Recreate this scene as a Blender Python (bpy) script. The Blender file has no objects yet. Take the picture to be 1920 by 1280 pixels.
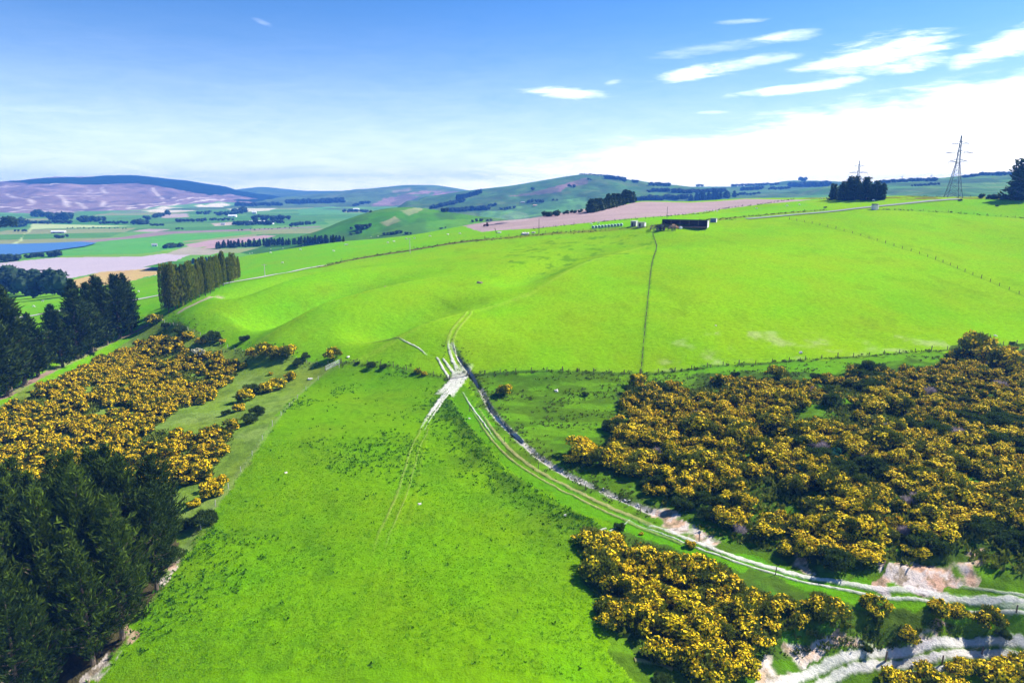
import bpy, bmesh, math, random
import numpy as np
from mathutils import Vector, Matrix
from mathutils.bvhtree import BVHTree

random.seed(7)
RNG = np.random.default_rng(11)
SC = bpy.context.scene
COL = SC.collection
PI = math.pi

# ---------------------------------------------------------------- camera model (for surveying points onto the land)
F = 1280.0
EYE = 50.0
PITCH = math.atan2(290.0, F)
CP, SP = math.cos(PITCH), math.sin(PITCH)


def ray(u, v):
    x = (u - 960.0) / F
    c = (640.0 - v) / F
    return Vector((x, CP + c * SP, -SP + c * CP))


def at_dist(u, v, Y):
    d = ray(u, v)
    return (d.x / d.y * Y, Y, EYE + d.z / d.y * Y)


def at_z(u, v, z):
    d = ray(u, v)
    Y = (z - EYE) / d.z * d.y
    return (d.x / d.y * Y, Y, z)


# ---------------------------------------------------------------- numeric helpers
def _hash(ix, iy, s):
    h = (ix.astype(np.int64) * 374761393 + iy.astype(np.int64) * 668265263 + s * 982451653) & 0x7fffffff
    h = ((h ^ (h >> 13)) * 1274126177) & 0x7fffffff
    h = (h ^ (h >> 16)) & 0xffff
    return h / 65535.0


def vnoise(x, y, s=0):
    ix, iy = np.floor(x), np.floor(y)
    fx, fy = x - ix, y - iy
    fx = fx * fx * (3 - 2 * fx)
    fy = fy * fy * (3 - 2 * fy)
    a = _hash(ix, iy, s); b = _hash(ix + 1, iy, s)
    c = _hash(ix, iy + 1, s); d = _hash(ix + 1, iy + 1, s)
    return (a * (1 - fx) + b * fx) * (1 - fy) + (c * (1 - fx) + d * fx) * fy


def fbm(x, y, scale, s=0, octs=4):
    x = np.asarray(x, float); y = np.asarray(y, float)
    r = np.zeros_like(x); a = 1.0; t = 0.0
    for k in range(octs):
        f = 2.0 ** k / scale
        r += a * vnoise(x * f + 17.3 * k, y * f - 9.1 * k, s + k)
        t += a; a *= 0.55
    return r / t


def sstep(a, b, x):
    t = np.clip((np.asarray(x, float) - a) / (b - a), 0, 1)
    return t * t * (3 - 2 * t)


def seg_dist(px, py, line):
    """distance, signed side (+ = left of travel) and arc position of points to a polyline"""
    best = np.full(px.shape, 1e9); side = np.zeros(px.shape); arc = np.zeros(px.shape)
    s0 = 0.0
    for (a, b) in zip(line[:-1], line[1:]):
        dx, dy = b[0] - a[0], b[1] - a[1]
        L = math.hypot(dx, dy) + 1e-9
        t = np.clip(((px - a[0]) * dx + (py - a[1]) * dy) / (L * L), 0, 1)
        d = np.hypot(px - (a[0] + t * dx), py - (a[1] + t * dy))
        sd = np.sign(dx * (py - a[1]) - dy * (px - a[0]))
        m = d < best
        best = np.where(m, d, best); side = np.where(m, sd, side); arc = np.where(m, s0 + t * L, arc)
        s0 += L
    return best, side, arc


def near_line(px, py, line, reach):
    """seg_dist, worked out only where the points lie within reach of the line's box"""
    xs = [p[0] for p in line]; ys = [p[1] for p in line]
    m = (px > min(xs) - reach) & (px < max(xs) + reach) & (py > min(ys) - reach) & (py < max(ys) + reach)
    d = np.full(px.shape, 1e9); s = np.zeros(px.shape); a = np.zeros(px.shape)
    if m.any():
        d[m], s[m], a[m] = seg_dist(px[m], py[m], line)
    return d, s, a


def inside(px, py, poly):
    xs = [p[0] for p in poly]; ys = [p[1] for p in poly]
    r = np.zeros(px.shape, bool)
    m = (px >= min(xs)) & (px <= max(xs)) & (py >= min(ys)) & (py <= max(ys))
    if not m.any():
        return r
    x, y = px[m], py[m]
    q = np.zeros(x.shape, bool)
    n = len(poly)
    for i in range(n):
        x0, y0 = poly[i][0], poly[i][1]
        x1, y1 = poly[(i + 1) % n][0], poly[(i + 1) % n][1]
        if y0 == y1:
            continue
        q ^= ((y0 > y) != (y1 > y)) & (x < (x1 - x0) * (y - y0) / (y1 - y0) + x0)
    r[m] = q
    return r


def smooth_line(pts, step):
    """Catmull-Rom through points, resampled at about `step`"""
    P = [np.array(p[:2], float) for p in pts]
    out = []
    for i in range(len(P) - 1):
        p0 = P[max(i - 1, 0)]; p1 = P[i]; p2 = P[i + 1]; p3 = P[min(i + 2, len(P) - 1)]
        n = max(1, int(np.linalg.norm(p2 - p1) / step))
        for k in range(n):
            t = k / n
            out.append(0.5 * ((2 * p1) + (-p0 + p2) * t + (2 * p0 - 5 * p1 + 4 * p2 - p3) * t * t + (-p0 + 3 * p1 - 3 * p2 + p3) * t ** 3))
    out.append(P[-1])
    return np.array(out)


# ---------------------------------------------------------------- the lie of the land: surveyed heights
Q = []
for u, v, z in [
    # near paddock
    (960, 1280, 0), (600, 1280, -.3), (300, 1280, -1.5), (960, 1050, 0), (700, 1050, 0.3), (480, 1050, -.3), (960, 850, 0), (700, 850, 0.3),
    (860, 720, 0), (700, 720, -.3), (640, 760, 0), (560, 880, 0),
    # strip with the track, stream side, scrub slope on the right
    (1000, 880, -1.2), (1060, 990, -.6), (1200, 1000, -1.9), (1500, 1080, -2.2), (1750, 1112, -2.2), (1920, 1140, -2.4), (1100, 950, -1.6),
    (1150, 860, -.8), (1300, 900, 0.5), (1500, 850, 2.5), (1700, 850, 3.5), (1900, 900, 2.5), (1500, 750, 3.5), (1800, 720, 4.5),
    (1400, 1000, -1), (1700, 1030, -.2), (1900, 1040, 0),
    (1900, 660, 6), (1200, 715, 1), (1000, 730, .3), (1400, 690, 2.8), (1600, 672, 4.5), (1000, 800, -.3),
    # lower terrace and the road at bottom right
    (1300, 1200, -2.6), (1150, 1130, -1), (1460, 1185, -3.4), (1600, 1165, -3.2), (1750, 1158, -3.4), (1920, 1155, -3.8), (1540, 1268, -6.8),
    (1700, 1235, -6.8), (1920, 1215, -6.8), (1200, 1280, -2.6), (1050, 1280, -.6), (1800, 1280, -7.6), (1640, 1222, -6.4), (1800, 1196, -6.2),
    # left scrub hollow
    (450, 680, -2.2), (300, 640, -2.5), (150, 720, -3), (0, 760, -4), (300, 780, -4), (150, 860, -5), (350, 900, -3), (430, 860, -1.8),
    (560, 740, -1.4), (600, 690, -.9), (500, 800, -.6), (400, 960, -.7), (300, 1090, -1.2), (70, 705, -4), (240, 625, -3.5), (200, 1250, -2.2)]:
    Q.append(at_z(u, v, z))
for u, v, Y in [
    (1300, 690, 176), (1300, 630, 195), (1300, 560, 222), (1300, 480, 282), (1300, 430, 345),
    (1000, 690, 176), (1000, 620, 200), (1000, 550, 235), (1000, 490, 290), (1000, 445, 370),
    (1150, 600, 206), (1150, 520, 254), (1150, 450, 340),
    (1600, 640, 195), (1600, 560, 228), (1600, 480, 290), (1600, 420, 360), (1600, 392, 410),
    (1900, 620, 205), (1900, 550, 240), (1900, 470, 310), (1900, 400, 400), (1900, 372, 450), (1700, 372, 450), (1700, 367, 480), (1780, 371, 480),
    (1100, 428, 380), (1100, 415, 430), (1100, 395, 520), (1200, 377, 600), (1290, 378, 600), (1400, 372, 600), (1500, 373, 560), (1350, 400, 470),
    (1250, 424, 350), (1240, 405, 430), (1500, 400, 400), (1600, 376, 470),
    (900, 445, 400), (900, 418, 520), (800, 438, 500), (800, 462, 400), (700, 456, 480), (700, 490, 365), (640, 453, 520), (1000, 409, 530), (1010, 436, 385),
    (560, 505, 350), (480, 480, 470), (470, 522, 330), (400, 540, 290), (315, 588, 255), (450, 522, 322), (270, 562, 300), (50, 595, 300), (150, 578, 300),
    (400, 600, 230), (330, 605, 235), (500, 580, 240), (620, 640, 203), (500, 645, 203), (600, 668, 190), (650, 560, 248), (800, 520, 275), (800, 590, 222),
    (700, 640, 197), (780, 650, 192), (880, 640, 194),
    (20, 592, 310), (60, 556, 480), (250, 552, 335), (300, 525, 440), (380, 497, 470), (150, 556, 400), (100, 640, 235)]:
    Q.append(at_dist(u, v, Y))
Q += [(0, 28, -2), (-40, 28, -7), (-20, 45, -1.5), (60, 30, -9), (110, 40, -10), (160, 80, -4), (-60, 80, -5), (-48, 58, -5), (-80, 100, -7), (-100, 80, -8), (-130, 60, -9), (-200, 140, -8), (230, 160, 5),
      (260, 300, 24), (330, 400, 38), (450, 520, 42), (-260, 230, -10), (-330, 330, -14), (-420, 470, -30), (-560, 600, -35), (-300, 640, -35), (-200, 700, -35), (-90, 640, -12), (-600, 350, -24),
      (0, 700, 0), (100, 760, 12), (200, 780, 22), (300, 760, 28), (420, 800, 33), (-100, 800, -30), (500, 650, 38), (0, 820, -25), (700, 600, 40), (600, 300, 26), (450, 150, 4)]
Q = np.array(Q)
TS = 100.0


def _tps_k(r2):
    return 0.5 * r2 * np.log(r2 + 1e-9)


_P = Q[:, :2] / TS
_n = len(_P)
_A = np.zeros((_n + 3, _n + 3))
_A[:_n, :_n] = _tps_k(((_P[:, None] - _P[None]) ** 2).sum(-1)) + np.eye(_n) * 0.0008
_A[:_n, _n] = 1; _A[:_n, _n + 1:] = _P
_A[_n, :_n] = 1; _A[_n + 1:, :_n] = _P.T
_W = np.linalg.solve(_A, np.concatenate([Q[:, 2], np.zeros(3)]))


def valley_z(x, y):
    r = x / np.maximum(y, 1)
    return -35 + 66 * sstep(.1, .5, r) * sstep(600, 850, y) * (1 - .5 * sstep(2500, 5000, y)) + 1.5 * (fbm(x, y, 260, 5, 2) - .5)


def ground_z(x, y):
    x = np.asarray(x, float); y = np.asarray(y, float)
    sh = x.shape
    x = x.ravel(); y = y.ravel()
    z = np.empty(x.shape)
    for i in range(0, len(x), 40000):
        p = np.stack([x[i:i + 40000], y[i:i + 40000]], -1) / TS
        r2 = ((p[:, None, :] - _P[None]) ** 2).sum(-1)
        z[i:i + 40000] = _tps_k(r2) @ _W[:_n] + _W[_n] + p @ _W[_n + 1:]
    w = sstep(640, 880, y)
    w2 = sstep(1.05, 1.6, np.abs(x) / np.maximum(y, 40))
    z = z * (1 - w2) + np.clip(z, -25, 30) * w2
    z = z * (1 - w) + valley_z(x, y) * w
    return z.reshape(sh)


def grid_faces(nr, nc):
    i = np.arange(nr * nc).reshape(nr, nc)
    return np.stack([i[:-1, :-1].ravel(), i[:-1, 1:].ravel(), i[1:, 1:].ravel(), i[1:, :-1].ravel()], -1)


def np_mesh(name, V, Fc, smooth=False, mat_idx=None):
    """mesh from arrays: V (n,3), Fc (m,k) all faces the same size"""
    V = np.asarray(V, np.float32); Fc = np.asarray(Fc, np.int32)
    me = bpy.data.meshes.new(name)
    k = Fc.shape[1]
    me.vertices.add(len(V)); me.vertices.foreach_set('co', V.ravel())
    me.loops.add(Fc.size); me.loops.foreach_set('vertex_index', Fc.ravel())
    me.polygons.add(len(Fc))
    me.polygons.foreach_set('loop_start', np.arange(0, Fc.size, k, dtype=np.int32))
    if mat_idx is not None:
        me.polygons.foreach_set('material_index', np.asarray(mat_idx, np.int32))
    me.polygons.foreach_set('use_smooth', np.full(len(Fc), smooth))
    me.update(calc_edges=True)
    return me


def set_col(me, rgb, name='tint'):
    a = me.color_attributes.new(name, 'FLOAT_COLOR', 'POINT')
    c = np.ones((len(rgb), 4), np.float32); c[:, :3] = rgb
    a.data.foreach_set('color', c.ravel())


def link(name, me, mats=(), parent=None, loc=None, rotz=0.0):
    o = bpy.data.objects.new(name, me)
    COL.objects.link(o)
    if me is not None:
        for m in (mats if isinstance(mats, (list, tuple)) else [mats]):
            if m is not None and not me.materials.get(m.name):
                me.materials.append(m)
    if parent is not None:
        o.parent = parent
    if loc is not None:
        o.location = loc
    if rotz:
        o.rotation_euler = (0, 0, rotz)
    return o


def tag(o, label=None, cat=None, group=None, kind=None):
    if label: o['label'] = label
    if cat: o['category'] = cat
    if group: o['group'] = group
    if kind: o['kind'] = kind
    return o


# ---------------------------------------------------------------- coarse land for surveying, valley and hills
def polar(y0, y1, nr, amax, nc):
    Y = np.geomspace(y0, y1, nr)[:, None] * np.ones((1, nc))
    a = np.linspace(-amax, amax, nc)[None]
    return a * Y, Y


cx, cy = polar(28, 905, 190, 1.6, 220)
cz = ground_z(cx, cy)
TREE_V = [np.stack([cx, cy, cz], -1).reshape(-1, 3)]
TREE_F = [grid_faces(*cx.shape)]

vx, vy = polar(895, 9200, 420, 0.72, 420)
vz = valley_z(vx, vy) - .4
HILLS = {}


def prof(t, p):
    return (0.5 + 0.5 * np.cos(PI * np.clip(t, 0, 1))) ** p


def make_hill(name, ridge, yr, yf, yb, p=1.0, amp=6.0, scale=180, ns=200, nt=60, bend=0.0, seed=1):
    """a hill from the line of its top as surveyed at distance yr, falling to the valley in front and behind"""
    pts = [at_dist(u, v, yr) for u, v in ridge]
    X = np.linspace(pts[0][0], pts[-1][0], ns)
    zr = np.interp(X, [q[0] for q in pts], [q[2] for q in pts])
    k = np.ones(9) / 9
    zr = np.convolve(np.pad(zr, 4, 'edge'), k, 'valid')
    e = np.linspace(0, 1, ns)
    b0 = valley_z(X, np.full(ns, float(yr))) - 3
    zr = b0 + (zr - b0) * sstep(0, .06, e) * sstep(0, .06, 1 - e)
    t = np.concatenate([np.linspace(-1, 0, nt), np.linspace(0, 1, max(8, nt // 3))[1:]])
    XX = np.ones((len(t), 1)) * X[None]
    TT = t[:, None] * np.ones((1, ns))
    w = bend * np.sin(np.linspace(0, PI, ns))[None]
    YY = np.where(TT < 0, yr + TT * (yr - yf), yr + TT * (yb - yr)) + w
    base = valley_z(XX, YY) - 2.5
    g = prof(np.abs(TT), p)
    n = (np.abs(fbm(XX, YY * .8, scale, seed, 5) - .5) * 2 - .45) + .55 * (fbm(XX, YY * .45, scale * .45, seed + 30, 4) - .5)
    ZZ = base + np.maximum(zr[None] - base, 0) * g + amp * n * np.sin(PI * np.clip(np.abs(TT), 0, 1)) ** .7 * sstep(0, 12, zr[None] - base)
    V = np.stack([XX, YY, ZZ], -1).reshape(-1, 3)
    HILLS[name] = (V, grid_faces(*XX.shape), XX.shape)
    return V


make_hill('hill_forest', [(-420, 352), (-200, 344), (0, 344), (60, 345), (110, 338), (180, 331), (250, 328), (330, 337), (400, 351), (450, 361), (500, 371), (560, 381), (600, 388)], 3900, 2050, 5200, .75, 34, 260, 300, 120, seed=3)
make_hill('hill_distant', [(330, 366), (430, 357), (490, 350), (530, 354), (570, 358), (600, 358), (640, 358), (700, 362), (760, 372)], 5600, 4100, 6600, .9, 46, 420, 160, 60, seed=9)
make_hill('hill_ploughed', [(560, 368), (620, 360), (700, 353), (760, 347), (815, 347), (850, 352), (890, 359), (960, 372)], 4600, 2500, 5600, 1.0, 44, 420, 200, 90, seed=14)
make_hill('hill_pasture', [(760, 372), (820, 366), (880, 357), (960, 348), (1020, 338), (1060, 331), (1090, 327), (1140, 330), (1180, 337), (1240, 345), (1300, 351), (1360, 360), (1420, 370)], 2700, 1500, 3500, .9, 30, 300, 260, 100, seed=21)
make_hill('hill_range', [(1150, 362), (1220, 352), (1300, 350), (1370, 350), (1440, 346), (1480, 338), (1520, 340), (1560, 345), (1640, 344), (1720, 344), (1800, 346)], 3600, 1500, 4400, .8, 12, 260, 220, 80, seed=33)
make_hill('hill_meadow', [(1500, 358), (1560, 350), (1640, 343), (1720, 340), (1790, 333), (1840, 327), (1900, 326), (1990, 330), (2150, 338), (2350, 350)], 2100, 950, 2700, .8, 8, 190, 240, 80, seed=41)
make_hill('hill_green', [(470, 466), (520, 455), (560, 444), (600, 432), (650, 411), (700, 395), (730, 390), (760, 388), (800, 391), (850, 399), (900, 406), (960, 413), (1040, 424), (1120, 440)], 1080, 760, 1360, .9, 7, 120, 200, 80, seed=55)

TREE_V.append(np.stack([vx, vy, vz], -1).reshape(-1, 3)); TREE_F.append(grid_faces(*vx.shape))
for _k, (_V, _F, _s) in HILLS.items():
    TREE_V.append(_V); TREE_F.append(_F)
_off = np.cumsum([0] + [len(v) for v in TREE_V[:-1]])
_allV = np.concatenate(TREE_V); _allF = np.concatenate([f + o for f, o in zip(TREE_F, _off)])
BVH = BVHTree.FromPolygons([tuple(p) for p in _allV.tolist()], _allF.tolist())
HBVH = {k: BVHTree.FromPolygons([tuple(p) for p in V.tolist()], Fc.tolist()) for k, (V, Fc, s) in HILLS.items()}


def hit(u, v, tree=None):
    """the spot on the land seen at a surveyed bearing"""
    t = tree or BVH
    for k in range(60):
        d = ray(u, v + k * .7).normalized()
        h = t.ray_cast(Vector((0, 0, EYE)), d)
        if h[0] is not None:
            return h[0]
    return Vector(at_dist(u, v, 800))


def hits(pts, tree=None, dens=0):
    out = []
    n = len(pts)
    for i, (u, v) in enumerate(pts):
        out.append(hit(u, v, tree))
        if dens:
            u2, v2 = pts[(i + 1) % n]
            for k in range(1, dens):
                out.append(hit(u + (u2 - u) * k / dens, v + (v2 - v) * k / dens, tree))
    return out

# ---------------------------------------------------------------- node helpers and materials
def new_mat(name):
    m = bpy.data.materials.new(name)
    m.use_nodes = True
    nt = m.node_tree
    b = nt.nodes['Principled BSDF']
    b.inputs['Roughness'].default_value = .85
    b.inputs['Specular IOR Level'].default_value = .15
    return m, nt, b


def nd(nt, t, **kw):
    n = nt.nodes.new(t)
    for k, v in kw.items():
        setattr(n, k, v)
    return n


def mth(nt, op, a, b=None, c=None, clamp=False):
    n = nd(nt, 'ShaderNodeMath', operation=op, use_clamp=clamp)
    for i, x in enumerate((a, b, c)):
        if x is None: continue
        if isinstance(x, (int, float)): n.inputs[i].default_value = x
        else: nt.links.new(x, n.inputs[i])
    return n.outputs[0]


def mixc(nt, fac, a, b, blend='MIX'):
    n = nd(nt, 'ShaderNodeMix', data_type='RGBA', blend_type=blend)
    for s, x in ((n.inputs[0], fac), (n.inputs[6], a), (n.inputs[7], b)):
        if isinstance(x, (int, float)): s.default_value = x
        elif isinstance(x, tuple): s.default_value = (*x[:3], 1)
        else: nt.links.new(x, s)
    return n.outputs[2]


def noise(nt, vec, scale, detail=3.0, rough=.55, out=0, dist=0.0):
    n = nd(nt, 'ShaderNodeTexNoise')
    n.inputs['Scale'].default_value = scale
    n.inputs['Detail'].default_value = detail
    n.inputs['Roughness'].default_value = rough
    n.inputs['Distortion'].default_value = dist
    if vec is not None: nt.links.new(vec, n.inputs['Vector'])
    return n.outputs[out]


def ramp(nt, fac, stops):
    n = nd(nt, 'ShaderNodeValToRGB')
    e = n.color_ramp.elements
    while len(e) < len(stops): e.new(.5)
    for q, (p, c) in zip(e, stops):
        q.position = p
        q.color = (*c, 1) if isinstance(c, tuple) else (c, c, c, 1)
    nt.links.new(fac, n.inputs[0])
    return n.outputs[0]


def coords(nt, which='Object'):
    return nd(nt, 'ShaderNodeTexCoord').outputs[which]


def land_mat(name, s1, s2, s3, bump, lo=.62, hi=1.28, var=.5, far=False):
    """colour of the ground from its surveyed tint, broken up by grass-sized mottling"""
    m, nt, b = new_mat(name)
    co = coords(nt)
    at = nd(nt, 'ShaderNodeAttribute', attribute_name='tint').outputs['Color']
    n1 = noise(nt, co, s1, 4, .6)
    n2 = noise(nt, co, s2, 4, .65)
    n3 = noise(nt, co, s3, 3, .7)
    k = mth(nt, 'ADD', mth(nt, 'MULTIPLY', n2, .55), mth(nt, 'MULTIPLY', n3, .45))
    g = ramp(nt, k, [(.30, lo * .8), (.44, lo + .16), (.55, 1.04), (.70, hi)])
    c = mixc(nt, 1.0, at, g, 'MULTIPLY')
    hs = nd(nt, 'ShaderNodeHueSaturation')
    nt.links.new(c, hs.inputs['Color'])
    nt.links.new(mth(nt, 'ADD', .5 - .045, mth(nt, 'MULTIPLY', n1, .09 * var * 2)) if var else mth(nt, 'ADD', .5, 0), hs.inputs['Hue'])
    nt.links.new(mth(nt, 'ADD', 1 - .25 * var, mth(nt, 'MULTIPLY', n1, .5 * var)), hs.inputs['Value'])
    nt.links.new(hs.outputs[0], b.inputs['Base Color'])
    b.inputs['Roughness'].default_value = 1.0
    b.inputs['Specular IOR Level'].default_value = 0.0
    if bump:
        bp = nd(nt, 'ShaderNodeBump')
        bp.inputs['Strength'].default_value = bump
        bp.inputs['Distance'].default_value = .35
        nt.links.new(k, bp.inputs['Height'])
        nt.links.new(bp.outputs[0], b.inputs['Normal'])
    return m


M = {}
M['land'] = land_mat('meadow_ground', .045, 1.0, 4.2, .9, lo=.70, hi=1.25, var=.36)
M['far'] = land_mat('valley_ground', .004, .02, .09, 0, lo=.8, hi=1.15, var=.4)
M['hill'] = land_mat('hill_ground', .004, .016, .07, 0, lo=.78, hi=1.18, var=.4)


def plain(name, col, rough=.8, metal=0.0, spec=.2, var=.25, scale=3.0):
    m, nt, b = new_mat(name)
    n = noise(nt, coords(nt), scale, 4, .6)
    g = ramp(nt, n, [(.3, 1 - var), (.7, 1 + var)])
    nt.links.new(mixc(nt, 1.0, tuple(col), g, 'MULTIPLY'), b.inputs['Base Color'])
    b.inputs['Roughness'].default_value = rough
    b.inputs['Metallic'].default_value = metal
    b.inputs['Specular IOR Level'].default_value = spec
    return m


def leafy(name, c1, c2, scale=1.2, c3=None, trans=.25):
    """leaves: colour drifts over the crown and from leaf to leaf"""
    m, nt, b = new_mat(name)
    co = coords(nt)
    n = noise(nt, co, scale, 3, .6)
    oi = nd(nt, 'ShaderNodeObjectInfo').outputs['Random']
    at = nd(nt, 'ShaderNodeAttribute', attribute_name='tint').outputs['Fac']
    f = mth(nt, 'ADD', mth(nt, 'MULTIPLY', n, .7), mth(nt, 'ADD', mth(nt, 'MULTIPLY', oi, .22), mth(nt, 'MULTIPLY', at, .5)))
    c = ramp(nt, f, [(.35, c1), (.95, c2)] if c3 is None else [(.35, c1), (.7, c2), (1.0, c3)])
    nt.links.new(c, b.inputs['Base Color'])
    b.inputs['Roughness'].default_value = .7
    b.inputs['Specular IOR Level'].default_value = .12
    if trans:
        tr = nd(nt, 'ShaderNodeBsdfTranslucent')
        nt.links.new(c, tr.inputs['Color'])
        mx = nd(nt, 'ShaderNodeMixShader')
        mx.inputs[0].default_value = trans
        nt.links.new(b.outputs[0], mx.inputs[1]); nt.links.new(tr.outputs[0], mx.inputs[2])
        nt.links.new(mx.outputs[0], nt.nodes['Material Output'].inputs['Surface'])
    return m


# ---------------------------------------------------------------- lines of the land (surveyed bearings -> world)
L = {}
for k, pts in {
    'crest_a': [(660, 680), (700, 664), (745, 645), (800, 622), (860, 598), (910, 583), (950, 568), (985, 552)],
    'crest_a2': [(985, 556), (1040, 530), (1100, 500), (1160, 478), (1215, 460)],
    'crest_b': [(480, 645), (530, 617), (590, 592), (650, 572), (720, 548), (790, 527), (860, 514)],
    'crest_c': [(400, 575), (470, 560), (560, 533), (650, 512), (760, 492)],
    'ditch': [(846, 655), (858, 672), (872, 690), (886, 708), (905, 738), (926, 775), (946, 797), (966, 817), (1000, 848), (1050, 882), (1110, 912), (1170, 937), (1230, 962)],
    'bank': [(845, 745), (872, 790), (905, 830), (950, 880), (1000, 915), (1060, 955), (1120, 985)],
    'fence_mid': [(880, 706), (950, 700), (1020, 697), (1100, 698), (1200, 701)],
    'fence_up': [(1202, 702), (1206, 650), (1214, 570), (1222, 500), (1231, 465), (1224, 440)],
    'fence_right': [(1202, 702), (1280, 694), (1380, 684), (1500, 676), (1600, 669), (1700, 661), (1800, 654), (1930, 645)],
    'fence_top': [(1480, 412), (1560, 428), (1640, 450), (1740, 482), (1830, 518), (1930, 560)],
    'fence_track': [(880, 770), (920, 808), (965, 843), (1050, 900), (1180, 950), (1240, 988), (1350, 1030), (1454, 1077)],
    'fence_hollow': [(636, 690), (580, 725), (510, 800), (440, 900), (400, 955), (352, 1030), (300, 1100)],
    'fence_gully': [(636, 684), (560, 676), (470, 660), (400, 640), (330, 612), (300, 600)],
    'fence_left': [(640, 680), (700, 684), (760, 695), (838, 712)],
    'fence_division': [(1640, 393), (1750, 397), (1850, 404), (1930, 410)],
    'fence_road': [(1488, 374), (1430, 383), (1350, 393), (1240, 407), (1130, 416), (1000, 430)],
    'fence_bottom': [(1660, 1240), (1745, 1250), (1830, 1232), (1905, 1150)],
    'road_low': [(-60, 604), (0, 598), (50, 595), (100, 586), (180, 574), (262, 562), (320, 551), (400, 536), (455, 526), (500, 519), (560, 508), (600, 500), (640, 491)],
    'verge': [(600, 501), (640, 491), (700, 480), (760, 471), (850, 456), (950, 446), (1050, 437), (1150, 430), (1240, 424)],
    'road_top': [(1330, 416), (1400, 411), (1480, 405), (1560, 398), (1640, 389), (1720, 381), (1800, 374)],
    'verge_top': [(1330, 413), (1400, 406), (1480, 399), (1540, 394)],
    'pine_strip': [(-30, 756), (40, 727), (120, 684), (200, 644), (270, 612)],
    'macro_strip': [(340, 583), (380, 563), (410, 548)],
    'trod_hollow': [(600, 705), (560, 740), (510, 800), (455, 880), (400, 955)],
    'clay_left': [(150, 1290), (205, 1235), (240, 1190), (270, 1140), (300, 1098), (330, 1060)],
    'wheel_main': [(868, 690), (850, 722), (880, 745), (922, 802), (962, 847), (1010, 882), (1062, 912), (1122, 941), (1202, 976), (1292, 1011), (1372, 1041), (1452, 1066), (1542, 1086), (1642, 1101), (1752, 1112), (1862, 1126), (1990, 1150)],
    'wheel_low': [(1420, 1320), (1490, 1288), (1560, 1258), (1640, 1238), (1740, 1223), (1840, 1216), (1930, 1219), (2050, 1230)],
    'mountain_foot': [(0, 350), (60, 350)],
}.items():
    q = [hit(u, v) for u, v in pts]
    L[k] = smooth_line([(p.x, p.y) for p in q], 2.0)


def add_relief(x, y, z):
    """spurs, gullies, the ditch and the small unevenness of grazed ground"""
    x = np.asarray(x, float); y = np.asarray(y, float); z = np.array(z, float)
    for key, A, G, wl, wr in (('crest_a', 3.4, 6.6, 4.5, 22.0), ('crest_a2', 2.0, 3.4, 6.0, 20.0), ('crest_b', 3.2, 7.6, 5.0, 20.0), ('crest_c', 2.6, 6.4, 6.0, 22.0)):
        ln = L[key]
        d, s, a = near_line(x, y, ln, 70)
        tot = np.hypot(*(np.diff(ln, axis=0).T)).sum()
        e = sstep(0, 30, a) * sstep(0, 60, tot - a)
        dd = np.where(d < 1e8, d, 1e4)
        lf = A * np.exp(-(dd / wl) ** 2) - G * np.exp(-((dd - 17) / 10) ** 2)
        rt = A * np.exp(-(dd / wr) ** 2)
        ends = np.exp(-(np.maximum(0, dd - 45) / 10) ** 2)
        z += np.where(s > 0, lf, rt) * e * ends
    d, s, a = near_line(x, y, L['ditch'], 9)
    wob = 1.0 + .6 * (fbm(x, y, 3.0, 81, 2) - .5)
    dep = sstep(0, 6, a) * np.clip(1.9 * fbm(a, a * 0, 6, 82, 3) - .35, .05, 1.15) * (1 - .5 * sstep(60, 75, a))
    z -= dep * .95 * (1 - sstep(.12, .75, d * wob))
    d, s, a = near_line(x, y, L['bank'], 12)
    z += np.where(d < 12, np.where(s < 0, .55, -.35) * np.exp(-(d / 3.2) ** 2), 0)
    near = 1 - sstep(180, 420, y)
    for key in ('wheel_main', 'wheel_low'):
        d = near_line(x, y, L[key], 14)[0]
        near = near * (1 - .9 * np.where(d < 14, np.exp(-(d / 3.2) ** 2), 0))
    z += near * (.42 * (fbm(x, y, 7, 90, 3) - .5) + .16 * (fbm(x, y, 1.6, 91, 2) - .5))
    terr = sstep(-8, 15, x) * (1 - sstep(165, 175, y))
    z += terr * .55 * (fbm(x * .35 + y * .12, y, 2.4, 92, 3) - .5)
    for ln, wd in ((CLIFF, 2.0), (CLIFF2, 4.5)):
        cb = near_line(x, y, ln, 14)[0]
        z += np.where(cb < 14, np.exp(-(cb / wd) ** 2) * 1.3 * sstep(0, 1, near * 1.3) * (fbm(x, y, 1.8, 95, 5) - .5), 0)
    return z


CLIFF = smooth_line([(p.x, p.y) for p in hits([(1400, 1240), (1450, 1228), (1540, 1210), (1640, 1190), (1720, 1170)])], 2)
CLIFF2 = smooth_line([(p.x, p.y) for p in hits([(1680, 1082), (1740, 1068), (1800, 1056), (1850, 1052)])], 2)


def gz(x, y):
    x = np.atleast_1d(np.asarray(x, float)); y = np.atleast_1d(np.asarray(y, float))
    return add_relief(x, y, ground_z(x, y))


def gz1(x, y):
    return float(gz(x, y)[0])


_zp = {}


def ZP(pts):
    k = tuple(pts)
    if k not in _zp: _zp[k] = [(p.x, p.y) for p in hits(pts)]
    return _zp[k]


def blend(c, m, col):
    m = np.clip(m, 0, 1)[..., None]
    return c * (1 - m) + np.array(col)[None] * m


LIME = (.160, .368, .0003); MID = (.104, .275, .0003); ROUGH = (.060, .145, .006); STRIP = (.072, .265, .003)
HOLLOW = (.140, .245, .024); CLAY = (.58, .51, .43); BROWN = (.22, .14, .09); PINK = (.335, .255, .235); OLIVE = (.15, .15, .022)
TAN = (.42, .32, .11); LILAC = (.40, .34, .37)


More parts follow.
